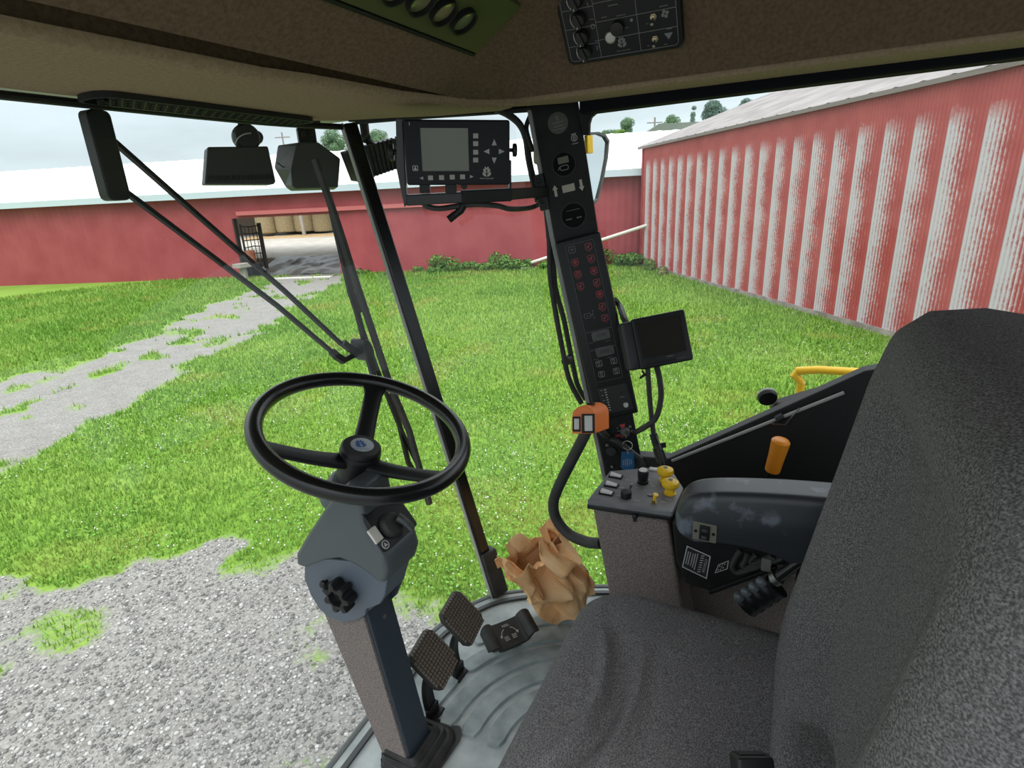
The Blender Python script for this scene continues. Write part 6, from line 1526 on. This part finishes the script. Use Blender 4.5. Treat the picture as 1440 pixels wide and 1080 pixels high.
def weed(px_, py_, hgt, wid, label, cols=((.07, .17, .03), (.16, .30, .06))):
    g_ = at(px_, py_, z=0.)
    if (g_-B0v).dot(Bn) < .45 and px_ < 900: g_ = at(px_, py_, pl=(B0v+Bn*.45, Bn)); g_.z = 0
    if (g_-D).dot(wn) < .35: g_ = g_+wn*(.35-(g_-D).dot(wn))
    root = thing('weed_clump', label, 'weeds', (g_.x, g_.y, 0), 'weeds along the barn walls')
    bl = [((g_.x+(random.random()-.5)*wid*abs(Bd.x)*2, g_.y+(random.random()-.5)*wid*1.6, hgt*(.2+.5*random.random())), hgt*(.3+.25*random.random())) for _ in range(7)]
    foliage('leaves', bl, 700, .07, cols, root)
    b = MB()
    for p, r_ in bl[:4]: b.tube([V(p[0]*.5+g_.x*.5, p[1]*.5+g_.y*.5, 0), V(*p)], .012, 5)
    b.build('stems', mat('stem green', (.09, .14, .04), .8), root)
weed(627, 381, .75, .7, 'leafy clump against the barn wall left of the display arm'); weed(604, 382, .35, .9, 'low weeds at the barn wall near the slim post'); weed(676, 379, .5, 1.2, 'long low weeds under the display cable at the barn wall')
weed(703, 378, .7, .7, 'taller weeds beside the foot of the white pole'); weed(725, 377, .5, .8, 'weeds around the lower end of the white pole'); weed(757, 376, .45, 1.0, 'weeds under the white pole left of the pillar')
weed(868, 371, .75, 1.2, 'dense ivy patch under the white pole right of the pillar'); weed(889, 369, .55, 1.0, 'ivy patch in the corner where the two barns meet'); weed(540, 384, .3, 1.5, 'thin weed strip between wiper and slim post at the barn wall')
g_ = at(921, 378, z=0); weed(921, 381, .5, .10, 'upright weed standing against the striped barn wall', ((.10, .20, .04), (.22, .28, .08)))
weed(942, 387, .35, .08, 'dry brown stalk against the striped barn wall', ((.30, .26, .14), (.25, .28, .10)))
BARK = mat('bark', (.06, .045, .035), .9)
def tree(px_, ptop, pbase_dist, wpx, label, cols, kind='round', n_=2600):
    d_ = pbase_dist
    t_ = at(px_, ptop, d=d_); x_, y_, H_ = t_.x, t_.y, t_.z; R_w = wpx*d_/FPX/2
    root = thing('tree', label, 'tree', (x_, y_, 0), 'trees behind the barns')
    bl = []
    for k in range(13):
        if kind == 'cone':
            h_ = H_*(.35+.62*k/12); r_ = R_w*(1.08-.98*k/12)*.75; a_ = random.random()*6.3; bl.append(((x_+math.cos(a_)*r_*.4, y_+math.sin(a_)*r_*.4, h_), max(r_*.75, .3)))
        else:
            a_ = random.random()*6.3; q_ = R_w*.62*random.random()**.5; bl.append(((x_+math.cos(a_)*q_, y_+math.sin(a_)*q_, H_-R_w*.35-random.random()*R_w*1.5), R_w*(.30+.20*random.random())))
    if kind != 'cone': bl.append(((x_, y_, H_-R_w*.42), R_w*.42))
    foliage('crown', bl, n_*3, R_w*.05, cols, root, flat=.9)
    b = MB(); b.tube([V(x_, y_, 0), V(x_+.1, y_, H_*.45), V(x_, y_+.1, H_*.8)], [R_w*.08+.1, R_w*.06+.06, .05], 8); b.build('trunk', BARK, root)
DG = ((.06, .13, .09), (.14, .23, .15)); MG = ((.10, .19, .10), (.21, .32, .18)); LG = ((.14, .27, .05), (.22, .36, .08)); BG = ((.075, .135, .11), (.14, .22, .175))  # far leaf greens paled and blued, distance haze put into the colour
tree(882, 164, 62, 30, 'mid green tree above the white roof next to the mirror', MG, n_=2600)
tree(857, 181, 60, 24, 'small bush-like tree just above the mirror top', MG); tree(873, 181, 55, 22, 'bright yellow green treetop in front of the tree near the mirror', LG)
tree(945, 160, 64, 34, 'pale green round tree behind the grey shed roof', MG); tree(976, 147, 70, 26, 'slim haze-tinted green tree between the round tree and the tall dark tree', BG, 'cone'); tree(975, 158, 60, 22, 'dark pointed tree at the edge of the barn roof', DG, 'cone')
tree(1004, 140, 72, 54, 'large dark spreading tree above the striped barn roof', BG, n_=3600); tree(1050, 137, 80, 26, 'dark tree peeking over the striped barn roof at its ridge', BG); tree(1074, 136, 84, 18, 'far tree showing as a small tuft over the barn ridge', BG)
tree(430, 181, 75, 40, 'treetop over the white roof left of the slim post', MG); tree(465, 178, 78, 50, 'treetop over the white roof behind the six-sided lamp', MG); tree(528, 180, 78, 40, 'treetop over the white roof behind the finned lamp', MG)

# far grey shed and utility pole
q0, q1 = at(920, 188, d=52), at(962, 186, d=52)
shd = thing('far_shed', 'grey roofed shed between the trees behind the white roof', 'shed', (q0.x, q0.y, 0)); 
rt_ = (q1-q0); rt_.z = 0; rt_.normalize(); bk2 = V(rt_.y, -rt_.x, 0); bk2 = bk2 if bk2.dot(V(q0.x, q0.y, 0)) > 0 else -bk2
pk = at(927, 176, d=53).z; ev = at(925, 189, d=52).z-.6; wS = 6.0
e0 = V(q0.x, q0.y, ev)-rt_*2.0
b = MB(); b.loft([[e0, e0+rt_*2.4+V(0, 0, pk-ev), e0+bk2*6+rt_*0], [e0+rt_*9, e0+rt_*6.6+V(0, 0, pk-ev), e0+rt_*9+bk2*6]]); b.build('roof', mat('shed roof', (.17, .19, .18), .7), shd, smooth=0)
b = MB(); W_ = [e0+rt_*.2+bk2*.2, e0+rt_*8.8+bk2*.2, e0+rt_*8.8+bk2*5.8, e0+rt_*.2+bk2*5.8]; b.loft([[V(p.x, p.y, 0) for p in W_], [V(p.x, p.y, ev) for p in W_]]); b.build('wall', mat('shed wall', (.3, .29, .27), .8), shd, smooth=0)
for (px_, py_, d_, lab_) in ((921, 165, 58, 'thin utility pole beside the round tree'), (396, 186, 60, 'thin utility pole over the white roof left of the six-sided lamp')):
    p_ = at(px_, py_, d=d_); b = MB(); b.tube([V(p_.x, p_.y, 0), V(p_.x, p_.y, p_.z)], .09, 6); b.bar(V(p_.x, p_.y, p_.z-.5)-rt_*.8, V(p_.x, p_.y, p_.z-.5)+rt_*.8, .1, .1, (0, 0, 1)); tag(b.build('utility_pole', mat('pole wood', (.25, .23, .21), .8)), lab_, 'utility pole')

# ------------------------------------------------------------------ light
w = bpy.data.worlds.new('overcast sky'); S.world = w; w.use_nodes = True; nt = w.node_tree; nt.nodes.clear()
out = nt.nodes.new('ShaderNodeOutputWorld'); bg = nt.nodes.new('ShaderNodeBackground'); tc = nt.nodes.new('ShaderNodeTexCoord')
sx = nt.nodes.new('ShaderNodeSeparateXYZ'); nt.links.new(tc.outputs['Generated'], sx.inputs[0])
rp = nt.nodes.new('ShaderNodeValToRGB'); e = rp.color_ramp.elements; e[0].position = .0; e[0].color = (.45, .52, .54, 1); e[1].position = .85; e[1].color = (1.42, 1.46, 1.5, 1); k_ = e.new(.14); k_.color = (.48, .56, .60, 1)
nt.links.new(sx.outputs['Z'], rp.inputs[0])
nz = nt.nodes.new('ShaderNodeTexNoise'); nz.inputs['Scale'].default_value = 3.5; nz.inputs['Detail'].default_value = 6; mp = nt.nodes.new('ShaderNodeMapping'); mp.inputs['Scale'].default_value = (1, 1, 4); nt.links.new(tc.outputs['Generated'], mp.inputs[0]); nt.links.new(mp.outputs[0], nz.inputs['Vector'])
r2 = nt.nodes.new('ShaderNodeMapRange'); r2.inputs[1].default_value = .4; r2.inputs[2].default_value = .7; r2.inputs[3].default_value = .92; r2.inputs[4].default_value = 1.15; nt.links.new(nz.outputs['Fac'], r2.inputs[0])
ml = nt.nodes.new('ShaderNodeMix'); ml.data_type = 'RGBA'; ml.blend_type = 'MULTIPLY'; ml.inputs[0].default_value = 1; nt.links.new(rp.outputs[0], ml.inputs[6]); nt.links.new(r2.outputs[0], ml.inputs[7])
nt.links.new(ml.outputs[2], bg.inputs[0]); nt.links.new(bg.outputs[0], out.inputs[0]); bg.inputs[1].default_value = SKY_STRENGTH
sd = bpy.data.lights.new('sun', 'SUN'); sd.energy = SUN_E; sd.angle = math.radians(35); sd.color = (1, .97, .92)
so = bpy.data.objects.new('sun', sd); COL.objects.link(so); so.rotation_euler = V(.45, .35, -.9).to_track_quat('-Z', 'Y').to_euler()
S.view_settings.view_transform = 'Standard'; S.view_settings.look = 'None'; S.view_settings.exposure = EXPO; S.view_settings.gamma = 1; S.view_settings.use_curve_mapping = False
S.cycles.max_bounces = 8; S.cycles.transparent_max_bounces = 16; S.cycles.diffuse_bounces = 5; S.cycles.use_denoising = True
for o in list(bpy.data.objects):
    if 'org' in o: del o['org']
